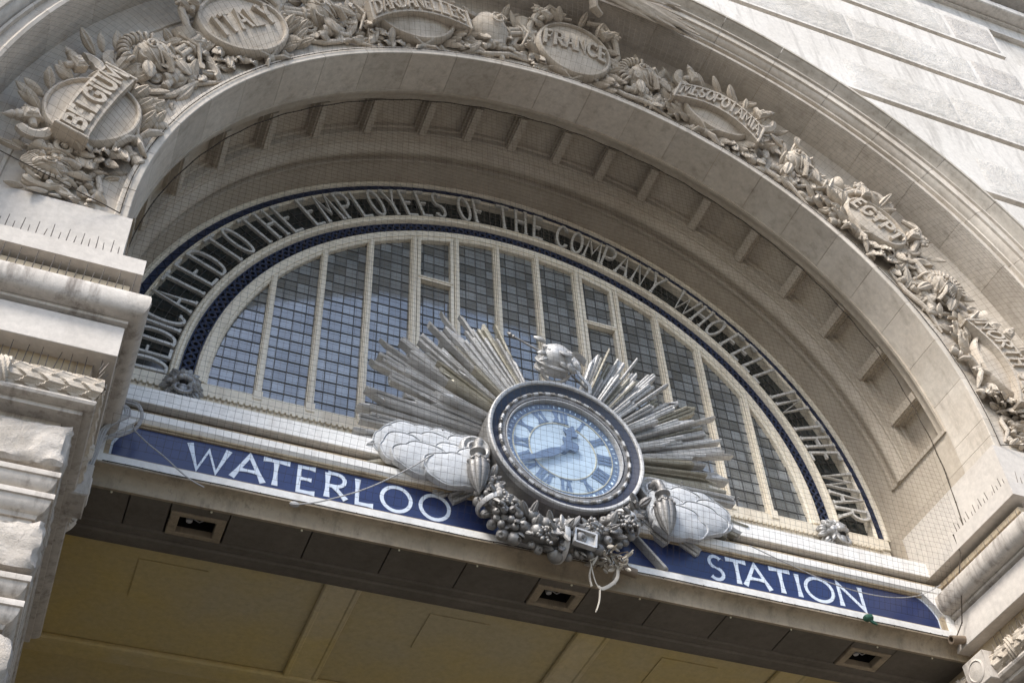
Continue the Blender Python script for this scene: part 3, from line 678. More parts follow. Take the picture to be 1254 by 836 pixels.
for h, s in enumerate(ROM):
    mb = MB(); M = F @ RZ(-30 * h) @ T(0, .42, YD + .002)
    fn = lambda a, b, d: tuple(M @ Vector((a, b, d)))
    wd = {'I': .034, 'V': .075, 'X': .075}; gp = .016; tot = sum(wd[c] for c in s) + gp * (len(s) - 1); x = -tot / 2
    for k, c in enumerate(s):
        w = wd[c]; e = .001 * k
        if c == 'I': mb.ribbon([(x + w / 2, 0), (x + w / 2, .172)], .033, 0, .003 + e, fn, flare=.3)
        if c == 'V': mb.ribbon([(x + .008, .172), (x + w / 2, 0)], .036, 0, .003 + e, fn); mb.ribbon([(x + w - .006, .172), (x + w / 2, 0)], .02, 0, .0036 + e, fn)
        if c == 'X': mb.ribbon([(x + .008, .172), (x + w - .008, 0)], .036, 0, .003 + e, fn); mb.ribbon([(x + w - .006, .172), (x + .006, 0)], .02, 0, .0036 + e, fn)
        x += w + gp
    mb.ribbon([(-tot / 2 - .01, .166), (tot / 2 + .01, .166)], .012, 0, .0055, fn); mb.ribbon([(-tot / 2 - .01, .006), (tot / 2 + .01, .006)], .012, 0, .0055, fn); mb.build('numeral', 'numeral', ck)
def hand(name, ang, L, w, z, fleur):
    M = F @ RZ(-ang) @ T(0, 0, YD + z); fn = lambda a, b, d: tuple(M @ Vector((a, b, d))); m = MB()
    if fleur:
        pl = [(-.018, -.05), (-.028, .12), (-.055, .14), (-.065, .19), (-.03, .19), (-.035, .25), (-.085, .28), (-.10, .33), (-.055, .315), (-.045, .36), (0, L), (.045, .36), (.055, .315), (.10, .33), (.085, .28), (.035, .25), (.03, .19), (.065, .19), (.055, .14), (.028, .12), (.018, -.05)]
    else:
        pl = [(-.02, -.2), (-.06, -.17), (-.075, -.11), (-.03, -.06), (-.03, .02), (-.05, .12), (-.055, .2), (-.045, .32), (-.03, .46), (-.012, L - .05), (0, L), (.012, L - .05), (.03, .46), (.045, .32), (.055, .2), (.05, .12), (.03, .02), (.03, -.06), (.075, -.11), (.06, -.17), (.02, -.2)]
    m.prism(pl, 0, .012, fn); m.build(name, 'numeral', ck)
hand('hour_hand', 20, .43, .05, .016, True); hand('minute_hand', 240, .63, .05, .034, False)
mb = MB(); mb.lathe(F @ T(0, 0, YD), [(.05, 0), (.05, .05), (.03, .06), (.001, .062)], 20); mb.build('hub', 'numeral', ck)
lath('cover_glass', [(.001, 1.012), (.25, 1.008), (.5, .994), (.66, .972), (.70, .96)], 'cover', 64)

# ------------------------------------------------------------------ sunburst
sb = thing('sunburst', 'grey metal sunburst of stepped pointed rays spreading behind the clock', 'sunburst', (0, -.7, CZ))
WIDE, MID, THIN = .118, .078, .034
RAYS = [(148.4, 2.43, 0), (152.7, 2.35, 2), (155.4, 2.27, 1), (159.8, 2.35, 0), (161.9, 2.09, 1), (171.7, 2.28, 2), (174.7, 2.31, 1), (179.0, 2.29, 2), (143.1, 2.31, 2), (145.9, 2.08, 1), (139.2, 2.17, 1), (133.6, 2.25, 0), (129.7, 2.19, 2), (124.4, 2.40, 0), (126.0, 2.17, 2), (120.1, 2.22, 0), (120.9, 1.99, 1), (115.9, 2.05, 2), (112.1, 1.98, 1), (108.8, 2.06, 0),
        (140.1, 1.54, 2), (147.7, 1.69, 2), (151.0, 1.52, 2), (156.4, 1.98, 1), (157.6, 1.57, 1), (123.6, 1.89, 2), (115.1, 1.63, 1), (134.1, 1.45, 1), (129.1, 1.70, 1), (161.3, 1.48, 1), (119.4, 1.75, 1), (167.0, 1.85, 2), (137.0, 1.9, 1), (111.0, 1.6, 1),
        (70.5, 1.97, 2), (67.7, 2.09, 0), (65.0, 2.01, 1), (62.3, 2.17, 2), (58.6, 2.37, 0), (55.6, 2.13, 2), (51.7, 2.32, 2), (46.1, 2.27, 0), (44.3, 2.06, 1), (40.4, 2.30, 2), (36.3, 2.47, 2), (49.4, 1.72, 1), (38.5, 2.09, 1), (30.4, 2.53, 0), (28.8, 2.33, 1), (27.0, 2.28, 1), (32.6, 2.23, 2), (24.0, 2.47, 1), (35.4, 1.57, 2), (60.0, 1.75, 2), (66.5, 1.7, 2), (47.2, 1.55, 2), (42.3, 1.8, 1),
        (20.1, 2.40, 2), (16.6, 2.39, 0), (16.0, 2.01, 2), (9.8, 2.27, 2), (6.6, 2.08, 1), (3.0, 2.15, 1), (0.6, 2.27, 2), (11.5, 1.74, 1), (22.4, 1.65, 1), (18.2, 1.7, 1), (54.0, 1.55, 1),
        (-174.5, 2.36, 2), (-170.6, 2.24, 2), (-164.5, 2.30, 2), (-157.7, 2.06, 2), (-152.6, 1.96, 2), (-148.0, 1.72, 2), (-143.5, 1.60, 2), (-8.8, 2.38, 2), (-12.6, 2.28, 1), (-16.5, 2.2, 2), (-20.5, 2.22, 2), (-25.4, 2.14, 2), (-30.5, 1.86, 2), (-37.6, 1.52, 1), (-49, 1.72, 1),
        (150.2, 2.05, 1), (141.6, 1.95, 0), (131.6, 1.85, 1), (127.6, 1.95, 1), (122.2, 2.0, 0), (117.6, 1.85, 1), (113.6, 1.75, 0), (164.2, 1.7, 1), (169.4, 1.95, 1), (145.0, 1.75, 0), (57.0, 1.9, 1), (53.6, 1.9, 0), (49.0, 2.05, 1), (38.9, 1.75, 1), (25.4, 1.9, 1), (14.0, 2.0, 1), (8.2, 1.9, 1)]
rr = random.Random(3)
def ray(th, L, kind, lay, mat):
    w1 = (THIN, MID, WIDE)[kind] * rr.uniform(.85, 1.15); w0 = w1 * (.52 if kind else .7); r0 = .80
    d = .11 if kind else .07; slant = rr.choice((-1, 1)) * rr.uniform(.25, 1.1) * w1; y = lay
    if kind == 0: slant *= 3
    m = MB(); rows = []; ns = (1, 2, 3)[kind]; lv = [y + rr.choice((-.022, 0, .022)) for _ in range(ns)]; ends = [L - rr.choice((0, .05, .12, .22)) * (ns > 1) for _ in range(ns)]
    ends[rr.randrange(ns)] = L
    for tip in (0, 1):
        w = w1 if tip else w0; cols = []
        for k in range(ns):
            xa, xb = -w / 2 + w * k / ns, -w / 2 + w * (k + 1) / ns; e = ends[k] if tip else r0; sl = slant / ns if tip else 0
            pts = [(xa, e - sl / 2, lv[k]), (xa + (xb - xa) * .45, e, lv[k] + .016), (xb, e + sl / 2, lv[k])]
            if k == 0: cols.append((xa, e - sl / 2, y - d))
            cols += pts
            if k == ns - 1: cols.append((xb, e + sl / 2, y - d))
        rows.append(cols)
    m.grid(rows, F @ RZ(th - 90), closed_v=True, cap=True)
    m.build('ray', mat, sb, 20)
for i, (th, L, k) in enumerate(RAYS):
    lay = .68 + (2.5 - L) * .13 + ((i * 7) % 6) * .020 + (.03 if k == 0 else 0)
    ray(th, L, k, lay, 'patina' if rr.random() < .22 else 'silver')
mb = MB()
for a0, a1, rr_, yy in ((107, 180, 1.25, .66), (0, 72, 1.25, .66)):
    rows = [[(r * cos(R(a0 + (a1 - a0) * i / 16)), r * sin(R(a0 + (a1 - a0) * i / 16)), y) for r, y in ((.8, yy), (rr_, yy), (rr_, yy - .05), (.8, yy - .05))] for i in range(17)]
    mb.grid(rows, F, closed_v=True, cap=True)
mb.build('back_plate', 'silver', sb)

# ------------------------------------------------------------------ clouds
def cloud(sx, lobes, label):
    t = thing('sheet_cloud', label, 'cloud ornament', (sx * 1.55, -.8, -1.4), 'clouds beside the clock')
    m = MB(); rc = random.Random(5 + sx)
    for i, (x, z, rx, rz, w) in enumerate(lobes):
        n = 60; w = .76 + (w - .78) * 1.35; M = FR(sx * x, -w, z); rows = []
        for t_, hh in ((.96, -.08), (1.0, -.03), (1.0, -.004), (.985, .008), (.955, .010), (.94, -.006), (.925, -.006), (.89, .008), (.75, .026), (.45, .04), (.02, .046)):
            row = []
            for j in range(n):
                a = 2 * pi * j / n
                k = .90 + .16 * abs(sin(a * 2 + i * .7)) ** .5 + .03 * sin(a * 7 + i) + .02 * sin(a * 3 + i * 2)
                h = hh
                if hh and .02 < t_ < .9: h += .008 * noise.noise(Vector((t_ * cos(a) * 3 + i, t_ * sin(a) * 3, i)))
                row.append((rx * t_ * k * cos(a), rz * t_ * k * sin(a), h))
            rows.append(row)
        m.grid(rows, M, closed_v=True, cap=True)
    m.build('cloud_sheet', 'cloudm', t, 28)
    m = MB()
    for x, z, w in ((-.62, .18, 0), (-.60, .13, 0), (.1, .22, 0), (.12, .17, 0)):
        m.ell(FR(sx * (1.55 - x * sx * sx) , -.965, -.95 + z), .012, .012, .012, 8, 5)
    m.build('rivet', 'bronze', t)
LOBES = [(1.68, -.79, .34, .22, .78), (1.30, -.75, .34, .17, .785), (1.95, -.95, .19, .24, .79), (1.50, -.93, .32, .21, .83), (1.13, -.90, .24, .24, .835), (1.83, -1.08, .26, .23, .86), (1.30, -1.08, .26, .20, .88),
         (1.62, -1.22, .36, .22, .91), (1.30, -1.33, .36, .23, .955), (1.12, -1.22, .18, .27, .94)]
cloud(-1, LOBES, 'pale sheet metal cloud on the WATERLOO side of the clock')
cloud(1, [(x, z + (.03 if i % 2 else -.03), a * .96, b * 1.02, w) for i, (x, z, a, b, w) in enumerate(LOBES)], 'pale sheet metal cloud on the STATION side of the clock')

# ------------------------------------------------------------------ inverted torches
def torch(sx, label):
    t = thing('inverted_torch', label, 'torch ornament', (sx * 1.08, -1.0, -1.65), 'torches beside the clock')
    X = sx * 1.085
    m = MB(); m.lathe(FR(sx * 1.06, -.90, -.935), [(.10, 0), (.175, 0), (.178, .05), (.165, .075), (.14, .085), (.12, .06), (.105, .05), (.095, .075), (.08, .08), (.06, .05), (.001, .05)], 32); m.build('boss', 'silver', t)
    m = MB(); m.tube([(X - sx * .03, -.95, -.93), (X - sx * .03, -1.04, -.915), (X - sx * .02, -1.085, -.95), (X, -1.095, -1.02), (X, -1.095, -1.10)], [.05, .05, .05, .048, .046], 14); m.build('handle', 'bronze', t)
    m = MB(); m.lathe(T(X, -1.095, 0), [(.001, -1.07), (.05, -1.075), (.082, -1.09), (.088, -1.115), (.07, -1.135), (.05, -1.15), (.048, -1.185), (.06, -1.20), (.085, -1.21), (.09, -1.225), (.075, -1.235)], 24); m.build('collar', 'bronze', t)
    m = MB(); n = 40; rows = []
    for z, r in ((-1.225, .075), (-1.25, .105), (-1.29, .116), (-1.36, .118), (-1.45, .105), (-1.54, .078), (-1.61, .045), (-1.66, .014), (-1.685, .002)):
        rows.append([((r * (1 - .10 * (j % 5 == 0) + .03 * (j % 5 in (2, 3)))) * cos(2 * pi * j / n), (r * (1 - .10 * (j % 5 == 0) + .03 * (j % 5 in (2, 3)))) * sin(2 * pi * j / n), z) for j in range(n)])
    m.grid(rows, T(X, -1.095, 0), closed_v=True, cap=True); m.build('fluted_bowl', 'bronze', t)
    m = MB()
    for j in range(10):
        a = 36 * j; m.leaf(T(X, -1.095, -1.235) @ RZ(a) @ T(.10, 0, 0) @ RY(60), .05, .05, .015)
    m.build('lip', 'bronze', t)
torch(-1, 'upside down fluted metal torch hanging over the cloud on the WATERLOO side'); torch(1, 'upside down fluted metal torch hanging over the cloud on the STATION side')

# ------------------------------------------------------------------ fruit garland
gd = thing('fruit_garland', 'dark metal swag of apples, grapes and leaves slung below the clock', 'garland', (0, -1.1, -2.2))
GP = [(-1.0, -1.33), (-.985, -1.45), (-.93, -1.62), (-.84, -1.80), (-.70, -1.92), (-.50, -1.98), (-.28, -2.0), (-.05, -1.985), (.18, -1.93), (.40, -1.78), (.58, -1.62), (.72, -1.46), (.80, -1.30)]
rg_ = random.Random(11)
def gpt(t):
    f = t * (len(GP) - 1); i = min(int(f), len(GP) - 2); k = f - i
    return (GP[i][0] * (1 - k) + GP[i + 1][0] * k, GP[i][1] * (1 - k) + GP[i + 1][1] * k)
m = MB(); m.tube([(*[gpt(t / 30)[0]], -1.0, gpt(t / 30)[1]) for t in range(31)], [.03 + .085 * sin(pi * t / 30) ** .6 for t in range(31)], 12); m.build('core', 'bronze', gd)
placed = []
tries = 0
while len(placed) < 96 and tries < 9000:
    tries += 1
    t = rg_.uniform(.03, .97); x, z = gpt(t); R0 = .06 + .13 * sin(pi * t) ** .6
    a = rg_.uniform(-95, 95); r = rg_.choice((.042, .05, .06, .07, .082)) * (.72 + .33 * sin(pi * t))
    tx, tz = gpt(min(1, t + .02)); dx, dz = tx - x, tz - z; L = math.hypot(dx, dz) or 1; nx, nz = -dz / L, dx / L
    p = Vector((x + nx * R0 * sin(R(a)), -1.0 - R0 * .9 * cos(R(a)), z + nz * R0 * sin(R(a))))
    if any((p - q).length < (r + s) * .80 for q, s in placed): continue
    placed.append((p, r))
fruits = []
for p, r in placed:
    kf = len(fruits) if len(fruits) < 3 else rg_.choice((0, 0, 1, 2))
    if len(fruits) < 3:
        m = MB(); n_ = 24; prof_ = [(.001, .93)] + [(sin(R(a)), cos(R(a)) * (.93 if a > 25 else .9)) for a in range(10, 160, 12)] + [(.26, -.80), (.13, -.72), (.11, -.88), (.17, -.95), (.05, -.80), (.001, -.78)]
        rows = [[(r_ * cos(2 * pi * j / n_) * (1 + (.0, .10 * abs(sin(4 * pi * j / n_)) - .05, .05 * noise.noise(Vector((cos(j * .26) * 2, sin(j * .26) * 2, z_ * 2))))[kf]), r_ * sin(2 * pi * j / n_) * (1 + (.0, .10 * abs(sin(4 * pi * j / n_)) - .05, .06 * noise.noise(Vector((cos(j * .26) * 2, sin(j * .26) * 2, z_ * 2 + 5))))[kf]), z_ * (1, .82, 1.12)[kf] + .05 * noise.noise(Vector((r_ * cos(j * .26), r_ * sin(j * .26), z_)))) for j in range(n_)] for r_, z_ in prof_]
        m.grid(rows, closed_v=True, cap=True); o = m.build('fruit', 'bronze', None); fruits.append(o)
    else: o = fruits[kf].copy(); col.objects.link(o)
    o.parent = gd; o.matrix_parent_inverse = Matrix.Translation(-Vector(gd.location))
    q = Vector((rg_.uniform(-.9, .9), 1.0, rg_.uniform(-.7, .9))).to_track_quat('Z', 'Y')
    o.location = p; o.rotation_mode = 'QUATERNION'; o.rotation_quaternion = q; o.scale = (r, r * rg_.uniform(.9, 1.08), r * rg_.uniform(.9, 1.1))
for t, off in ((.27, .05), (.66, .08), (.80, -.02), (.45, -.1)):
    x, z = gpt(t); m = MB()
    for k in range(34): m.ell(T(x + rg_.gauss(0, .055), -1.16 - rg_.uniform(0, .06), z + off + rg_.gauss(0, .05)), .021, .021, .021, 10, 7)
    m.build('grape_cluster', 'bronze', gd)
m = MB()
for k in range(130):
    t = rg_.uniform(.02, .98); x, z = gpt(t); R0 = .09 + .14 * sin(pi * t) ** .6; a = rg_.uniform(-130, 130)
    m.leaf(FR(x + R0 * .2 * sin(R(a)), -1.0 - R0 * .75 * max(0, cos(R(a))), z + R0 * .5 * sin(R(a)), rg_.uniform(0, 360)) @ RX(rg_.uniform(-40, 40)) @ RY(-rg_.uniform(5, 45)), rg_.uniform(.11, .2), rg_.uniform(.065, .105), .028, .03)
m.build('leaves', 'bronze', gd)
for t in (.20, .535, .86):
    m = MB(); x, z = gpt(t); tx, tz = gpt(t + .02); ang = math.degrees(math.atan2(tz - z, tx - x)); R0 = .075 + .15 * sin(pi * t) ** .6
    M = FR(x, -1.0, z, ang) @ RY(90)
    m.lathe(M, [(R0 - .01, -.026), (R0 + .012, -.028), (R0 + .018, 0), (R0 + .012, .028), (R0 - .01, .026)], 28, cap=False); m.build('binding_band', 'silver', gd)
m = MB(); M = FR(.02, -1.19, -2.06, -8); 
for sx2 in (-1, 1): m.box(M @ T(sx2 * .115, 0, 0), .02, .18, .07)
for sy2 in (-1, 1): m.box(M @ T(0, sy2 * .085, 0), .21, .02, .068)
m.box(M @ T(0, 0, -.02), .21, .16, .02); m.build('empty_tray', 'silver', gd)

# ------------------------------------------------------------------ plumed helmet above the clock
hm = thing('helmet_ornament', 'small metal trophy of a helmet, leaves and crossed staff above the clock', 'ornament', (-.05, -1.0, .3))
C0 = FR(-.04, -1.0, .68)
m = MB(); m.lathe(C0 @ T(0, .02, -.02) @ RX(-28) @ RZ(15), [(.001, .23), (.07, .222), (.14, .19), (.19, .12), (.205, .04), (.20, -.05), (.22, -.09), (.215, -.12), (.18, -.11)], 28); m.build('dome', 'silver', hm)
m = MB()
for r, a0, a1 in ((.075, 0, 330), (.05, 60, 400), (.028, 0, 360)): m.torus(C0 @ T(.06, .0, .205) @ RX(-20), r, .014, a0, a1, 18, 6)
m.torus(C0 @ T(-.02, -.20, .06) @ RX(65), .17, .024, 180, 360, 16, 8, 1, .8); m.torus(C0 @ T(-.10, .06, .15) @ RX(-30), .045, .013, n=18, m=6); m.torus(C0 @ T(0, -.01, -.0) @ RX(-28), .225, .022, n=26, m=6)
m.torus(C0 @ T(.17, .02, .02), .12, .035, -80, 60, 12, 8); m.torus(C0 @ T(.28, .06, 0) @ RY(30), .075, .02, -40, 180, 12, 6)
m.build('scroll', 'silver', hm)
m = MB()
for k, (x, y, a, L) in enumerate(((-.10, .20, 60, .2), (-.02, .24, 20, .19), (-.16, .12, 110, .16), (.02, .27, -10, .16), (-.2, 0, 170, .14), (-.18, -.12, 200, .16), (.0, -.16, -20, .15), (.12, -.15, -60, .14), (-.22, .2, 150, .22), (.18, -.10, -50, .2))):
    m.leaf(C0 @ T(x * .8, y * .72 - .02, .09 + .01 * k) @ RZ(a) @ RY(-5), L * .72, .075, .025, -.03)
m.build('leaves', 'silver', hm)
m = MB(); m.tube([tuple(C0 @ Vector(p)) for p in ((-.56, .36, -.04), (-.5, .32, -.03), (-.18, .12, .02))], .014, 8); m.tube([tuple(C0 @ Vector(p)) for p in ((.2, -.16, .02), (.42, -.34, 0))], .014, 8)
m.lathe(C0 @ T(-.52, .335, -.035) @ RZ(57) @ RX(-90), [(.001, .07), (.016, .05), (.03, .02), (.018, -.01), (.03, -.03), (.012, -.05)], 12); m.build('staff', 'bronze', hm)
m = MB()
rows = [[tuple(C0 @ Vector((.20 + .22 * t + .03 * cos(9 * t), -.04 - .36 * t, .10 - .08 * t + s * .003))) if s == 0 else tuple(C0 @ Vector((.245 + .22 * t + .03 * cos(9 * t), -.03 - .35 * t, .10 - .08 * t))) for s in (0, 1)] for t in [i / 12 for i in range(13)]]
m.grid(rows); rows2 = [[(x, y + .012, z) for x, y, z in r] for r in rows]; m.grid(rows2); m.build('strap', 'silver', hm)
m = MB(); rows = []
for i in range(9):
    t = i / 8; rows.append([tuple(C0 @ Vector((.14 + .28 * t, .10 + .12 * sin(pi * t * .9) + o * .5, .02 - .04 * t + o))) for o in (-.03, .0, .05)])
m.grid(rows); m.build('ribbon_loop', 'silver', hm)

# ------------------------------------------------------------------ lion heads
def lion(x, turn, label):
    t = thing('lion_head', label, 'lion mask', (x, -.12, -.5), 'lion masks at the ends of the window')
    M = FR(x, -.14, -.235) @ RY(turn); r_ = random.Random(9)
    m = MB(); m.ell(M @ T(0, 0, .05), .145, .155, .13, 20, 14)
    m.ell(M @ T(0, .03, .15), .075, .075, .06, 16, 10); m.ell(M @ T(0, -.015, .175), .07, .052, .062, 16, 10)
    for s in (-1, 1):
        m.ell(M @ T(s * .045, -.035, .19), .046, .04, .04, 14, 8); m.ell(M @ T(s * .055, .065, .135), .045, .025, .035, 12, 8); m.ell(M @ T(s * .09, -.01, .11), .05, .06, .05, 12, 8)
        m.ell(M @ T(s * .115, .11, .06), .035, .04, .025, 10, 8)
    m.ell(M @ T(0, .0, .228), .032, .02, .02, 12, 8)
    m.ell(M @ T(0, -.125, .135), .055, .035, .05, 14, 8); m.build('face', 'lion', t)
    m = MB()
    for s in (-1, 1): m.ell(M @ T(s * .05, .045, .165), .016, .014, .012, 10, 6)
    m.ell(M @ T(0, -.082, .165), .05, .028, .035, 12, 6); m.build('mouth_and_eyes', 'black', t)
    m = MB()
    for ringk, (rad, n, L, w) in enumerate(((.10, 11, .11, .07), (.14, 15, .12, .085), (.16, 17, .10, .09))):
        for k in range(n):
            a = 360 * k / n + r_.uniform(-8, 8) + 9 * ringk
            if ringk == 0 and 235 < a % 360 < 305: continue
            m.leaf(M @ RZ(a) @ T(rad - .02, 0, .10 - .045 * ringk) @ RX(r_.uniform(-25, 25)) @ RY(-18 + 22 * ringk), L * r_.uniform(.85, 1.15), w, .03, -.03)
    m.build('mane', 'lion', t)
    m = MB(); m.torus(M @ T(0, -.165, .17) @ RX(-18), .088, .021, n=26, m=8); m.ell(M @ T(0, -.165, .15), .055, .06, .04, 14, 8); m.build('mouth_ring', 'lion', t)
lion(-4.135, 0, 'grey metal lion mask holding a ring at the WATERLOO end of the window')
lion(4.075, 8, 'grey metal lion mask holding a ring at the STATION end of the window')
#PART4
# ------------------------------------------------------------------ carved cartouches
def lf(m, K, L, W, H, bend):
    for u in (0, .5, 1):
        p = K @ Vector((L * u, 0, 0))
        if math.hypot(p.x, p.z) < 5.24: return
    m.leaf(K, L, W, H, bend)
def leafspray(m, M, rnd, n, x0, x1, y0, y1, L=.2, w0=.06):
    for k in range(n):
        K = M @ T(rnd.uniform(x0, x1), rnd.uniform(y0, y1), w0 + rnd.uniform(0, .06)) @ RZ(rnd.uniform(0, 360)) @ RX(rnd.uniform(-30, 30)) @ RY(-rnd.uniform(0, 25)); lf(m, K, L * rnd.uniform(.7, 1.2), L * rnd.uniform(.35, .55), .035, .04)
def torchbit(m, M, L=.26, r=.055):
    m.lathe(M, [(.001, 0), (r * .6, .005), (r * .75, .03), (r * .6, .05), (r * .55, L * .4), (r * .9, L * .45), (r * .9, L * .55), (r * .7, L * .6), (r, L * .75), (r * 1.05, L * .95), (r * .8, L), (r * .4, L * .97), (.001, L * .9)], 14)
def clasp(m, M, s=1.0):
    m.box(M @ S(s, s, s), .15, .12, .12, .015); m.box(M @ S(s, s, s) @ T(0, 0, .065), .11, .08, .03, .012); m.torus(M @ S(s, s, s) @ T(0, 0, .078), .025, .008, n=12, m=5)
    m.lathe(M @ S(s, s, s) @ T(.07, 0, 0) @ RY(90), [(.05, 0), (.055, .05), (.035, .07), (.045, .09), (.001, .19)], 10)
    m.lathe(M @ S(s, s, s) @ T(0, .06, 0) @ RX(-90), [(.04, 0), (.035, .07), (.02, .08)], 10)
def axe(m, M, s=1.0):
    rows = []
    for i in range(11):
        a = R(-75 + 150 * i / 10); rows.append([(s * .05 * cos(a * .6), s * .05 * sin(a), .02), (s * .11 * cos(a), s * .13 * sin(a), .05), (s * .17 * cos(a), s * .19 * sin(a), .022), (s * .17 * cos(a), s * .19 * sin(a), -.03), (s * .05 * cos(a * .6), s * .05 * sin(a), -.03)])
    m.grid(rows, M, closed_v=True, cap=True)
def scroll(m, M, r=.1, w=.03):
    pts = []; rad = []
    for i in range(30):
        t = i / 29; a = 560 * t; q = r * (1 - .78 * t); pts.append((q * cos(R(a)), q * sin(R(a)), .03 * t)); rad.append(w * (1 - .5 * t))
    m.tube(pts, rad, 7, M); m.ell(M @ T(0, 0, .03), r * .24, r * .24, .035, 10, 6)
def knot(m, M):
    m.ell(M, .075, .06, .06, 12, 8)
    for a in (-28, 28, 150, 210): m.tube([(0, 0, .02), (.13 * cos(R(a)), .13 * sin(R(a)), .06), (.24 * cos(R(a * 1.1)), .24 * sin(R(a)), .03), (.33 * cos(R(a * 1.15)), .28 * sin(R(a)) - .03, .0)], [.03, .045, .04, .012], 8, M, flat=.6)
CART = [(168.0, 'BELGIUM', 'bar', .50, .43, 'carved stone cartouche lettered BELGIUM on a slanting bar across its round shield'),
        (139.6, 'ITALY', 'oval', .54, .49, 'carved oval stone cartouche lettered ITALY with scrolls and a torch butt below'),
        (113.3, 'DARDANELLES', 'arch', .54, .47, 'carved stone cartouche with an arched banner lettered DARDANELLES'),
        (89.2, 'FRANCE', 'oval', .50, .52, 'carved oval stone cartouche lettered FRANCE at the crown of the arch'),
        (66.7, 'MESOPOTAMIA', 'arch', .50, .40, 'carved stone cartouche with an arched banner lettered MESOPOTAMIA'),
        (39.7, 'EGYPT', 'oval', .45, .33, 'carved oval stone cartouche lettered EGYPT in looping strapwork'),
        (12.2, 'NORTH SEA', 'arch', .52, .36, 'carved stone cartouche with an arched banner lettered NORTH SEA')]
def cartouche(i, th, text, style, a, b, label):
    rnd = random.Random(40 + i); Rc = 5.84
    M = ARC(th, Rc, -2.20) @ RX((8, 14, 16, 18, 14, 8, 6)[i]) @ S(1.12, (1.1, 1.02, 1.04, 1.0, 1.1, 1.15, 1.12)[i], 1.08); cen = M @ Vector((0, 0, 0))
    t = thing('stone_cartouche', label, 'cartouche', tuple(cen), 'country cartouches round the arch')
    m = MB(); Ms = M @ T(0, 0, .09) @ RX(-8)
    m.lathe(Ms, [(1.0, -.14), (1.03, -.03), (1.02, .03), (.985, .055), (.94, .058), (.915, .04), (.905, .018), (.8, .028), (.55, .05), (.28, .062), (.01, .066)], 48, a, b); m.build('shield', 'carve', t)
    hb = {'bar': .15, 'arch': .14}.get(style, 0); hw = a * (1.1 if style == 'bar' else 1.2)
    if style == 'arch': vc, cu = -.03, .18
    elif style == 'bar': vc, cu = .01, .03
    else: vc, cu = .0, .05
    zt = .26
    def cv(u): return vc + cu * (.5 - (u / (a * 1.1)) ** 2 * .9)
    if hb:
        m = MB(); rows = []
        for k in range(25):
            u = -hw + 2 * hw * k / 24; v = cv(u); e = .0
            rows.append([(u, v - hb, .02), (u, v - hb, zt - .002), (u, v - hb + .022, zt), (u, v - hb + .028, zt - .018), (u, v + hb - .028, zt - .018), (u, v + hb - .022, zt), (u, v + hb, zt - .002), (u, v + hb, .02)])
        m.grid(rows, M, closed_v=True, cap=True)
        for s in (-1, 1):
            u = s * (hw + .006); m.box(M @ T(u, cv(u), zt - .09), .034, hb * 2 + .03, .2, .008)
        m.build('banner', 'carve', t)
    m = MB()
    if hb: L, h, v0, w0 = hw * .93, .185, -.078, zt - .02
    elif text == 'ITALY': L, h, v0, w0 = .38, .26, -.13, .135
    elif text == 'FRANCE': L, h, v0, w0 = .42, .23, -.08, .13
    else: L, h, v0, w0 = .37, .19, -.10, .13
    fn = lambda x, y, d: tuple(M @ Vector((x, cv(x) + v0 + y, d + (0 if hb else .012 * (1 - (x / a) ** 2)))))
    lettering(m, text, -L, L, h, .042 if len(text) < 8 else .027, w0 - .03, w0 + (.036 if hb else .045), fn, gap=.36 if len(text) < 8 else .28, serif=.022 if len(text) < 8 else .012)
    m.build('lettering', 'carve', t)
    m = MB()
    for k in range(26):
        an = 180 + 15 + (330 - 180) * (k + rnd.uniform(-.3, .3)) / 25
        for lay in (0, 1):
            rr2 = 1.02 + .20 * lay
            lf(m, M @ T(a * rr2 * cos(R(an)), b * rr2 * sin(R(an)), .05 - .03 * lay) @ RZ(an + rnd.uniform(-55, 55)) @ RY(-rnd.uniform(5, 30)), rnd.uniform(.17, .28), rnd.uniform(.09, .135), .05, .06)
    for k in range(9):
        an = rnd.uniform(25, 155); lf(m, M @ T(a * 1.02 * cos(R(an)), b * 1.02 * sin(R(an)), .04) @ RZ(an + rnd.uniform(-70, 70)) @ RY(-rnd.uniform(5, 25)), rnd.uniform(.2, .3), rnd.uniform(.09, .13), .045, .05)
    m.build('laurel_leaves', 'carve', t)
    if i in (0, 4, 6):
        for s in (-1, 1):
            m = MB(); clasp(m, M @ T(s * .50, b * .82 + .03, .12) @ RZ(90 - s * 38)); axe(m, M @ T(s * .50 + s * .09, b * .70, .10) @ RZ(-s * 30 + (0 if s > 0 else 180)), .9); m.build('clasp', 'carve', t)
    else:
        for s in (-1, 1):
            m = MB(); clasp(m, M @ T(s * .42, b * .86, .12) @ RZ(90 - s * 50), .95)
            m.ell(M @ T(s * .55, b * .95, .12), .055, .055, .04, 12, 7)
            for k in range(6): m.ell(M @ T(s * .55 + .055 * cos(k * 1.047), b * .95 + .055 * sin(k * 1.047), .13), .026, .026, .025, 8, 5)
            m.build('clasp', 'carve', t)
    m = MB(); knot(m, M @ T(rnd.uniform(-.08, .02), -b * 1.1, .10))
    torchbit(m, M @ T(-.18, -b * 1.0, .06) @ RZ(-35) @ RX(90), .25, .06); torchbit(m, M @ T(.24, -b * .95, .06) @ RZ(30) @ RX(90), .25, .06)
    for s in (-1, 1): scroll(m, M @ T(s * (a + .10), -.10 + .1 * rnd.random(), .05) @ RZ(90 * s), .11, .035)
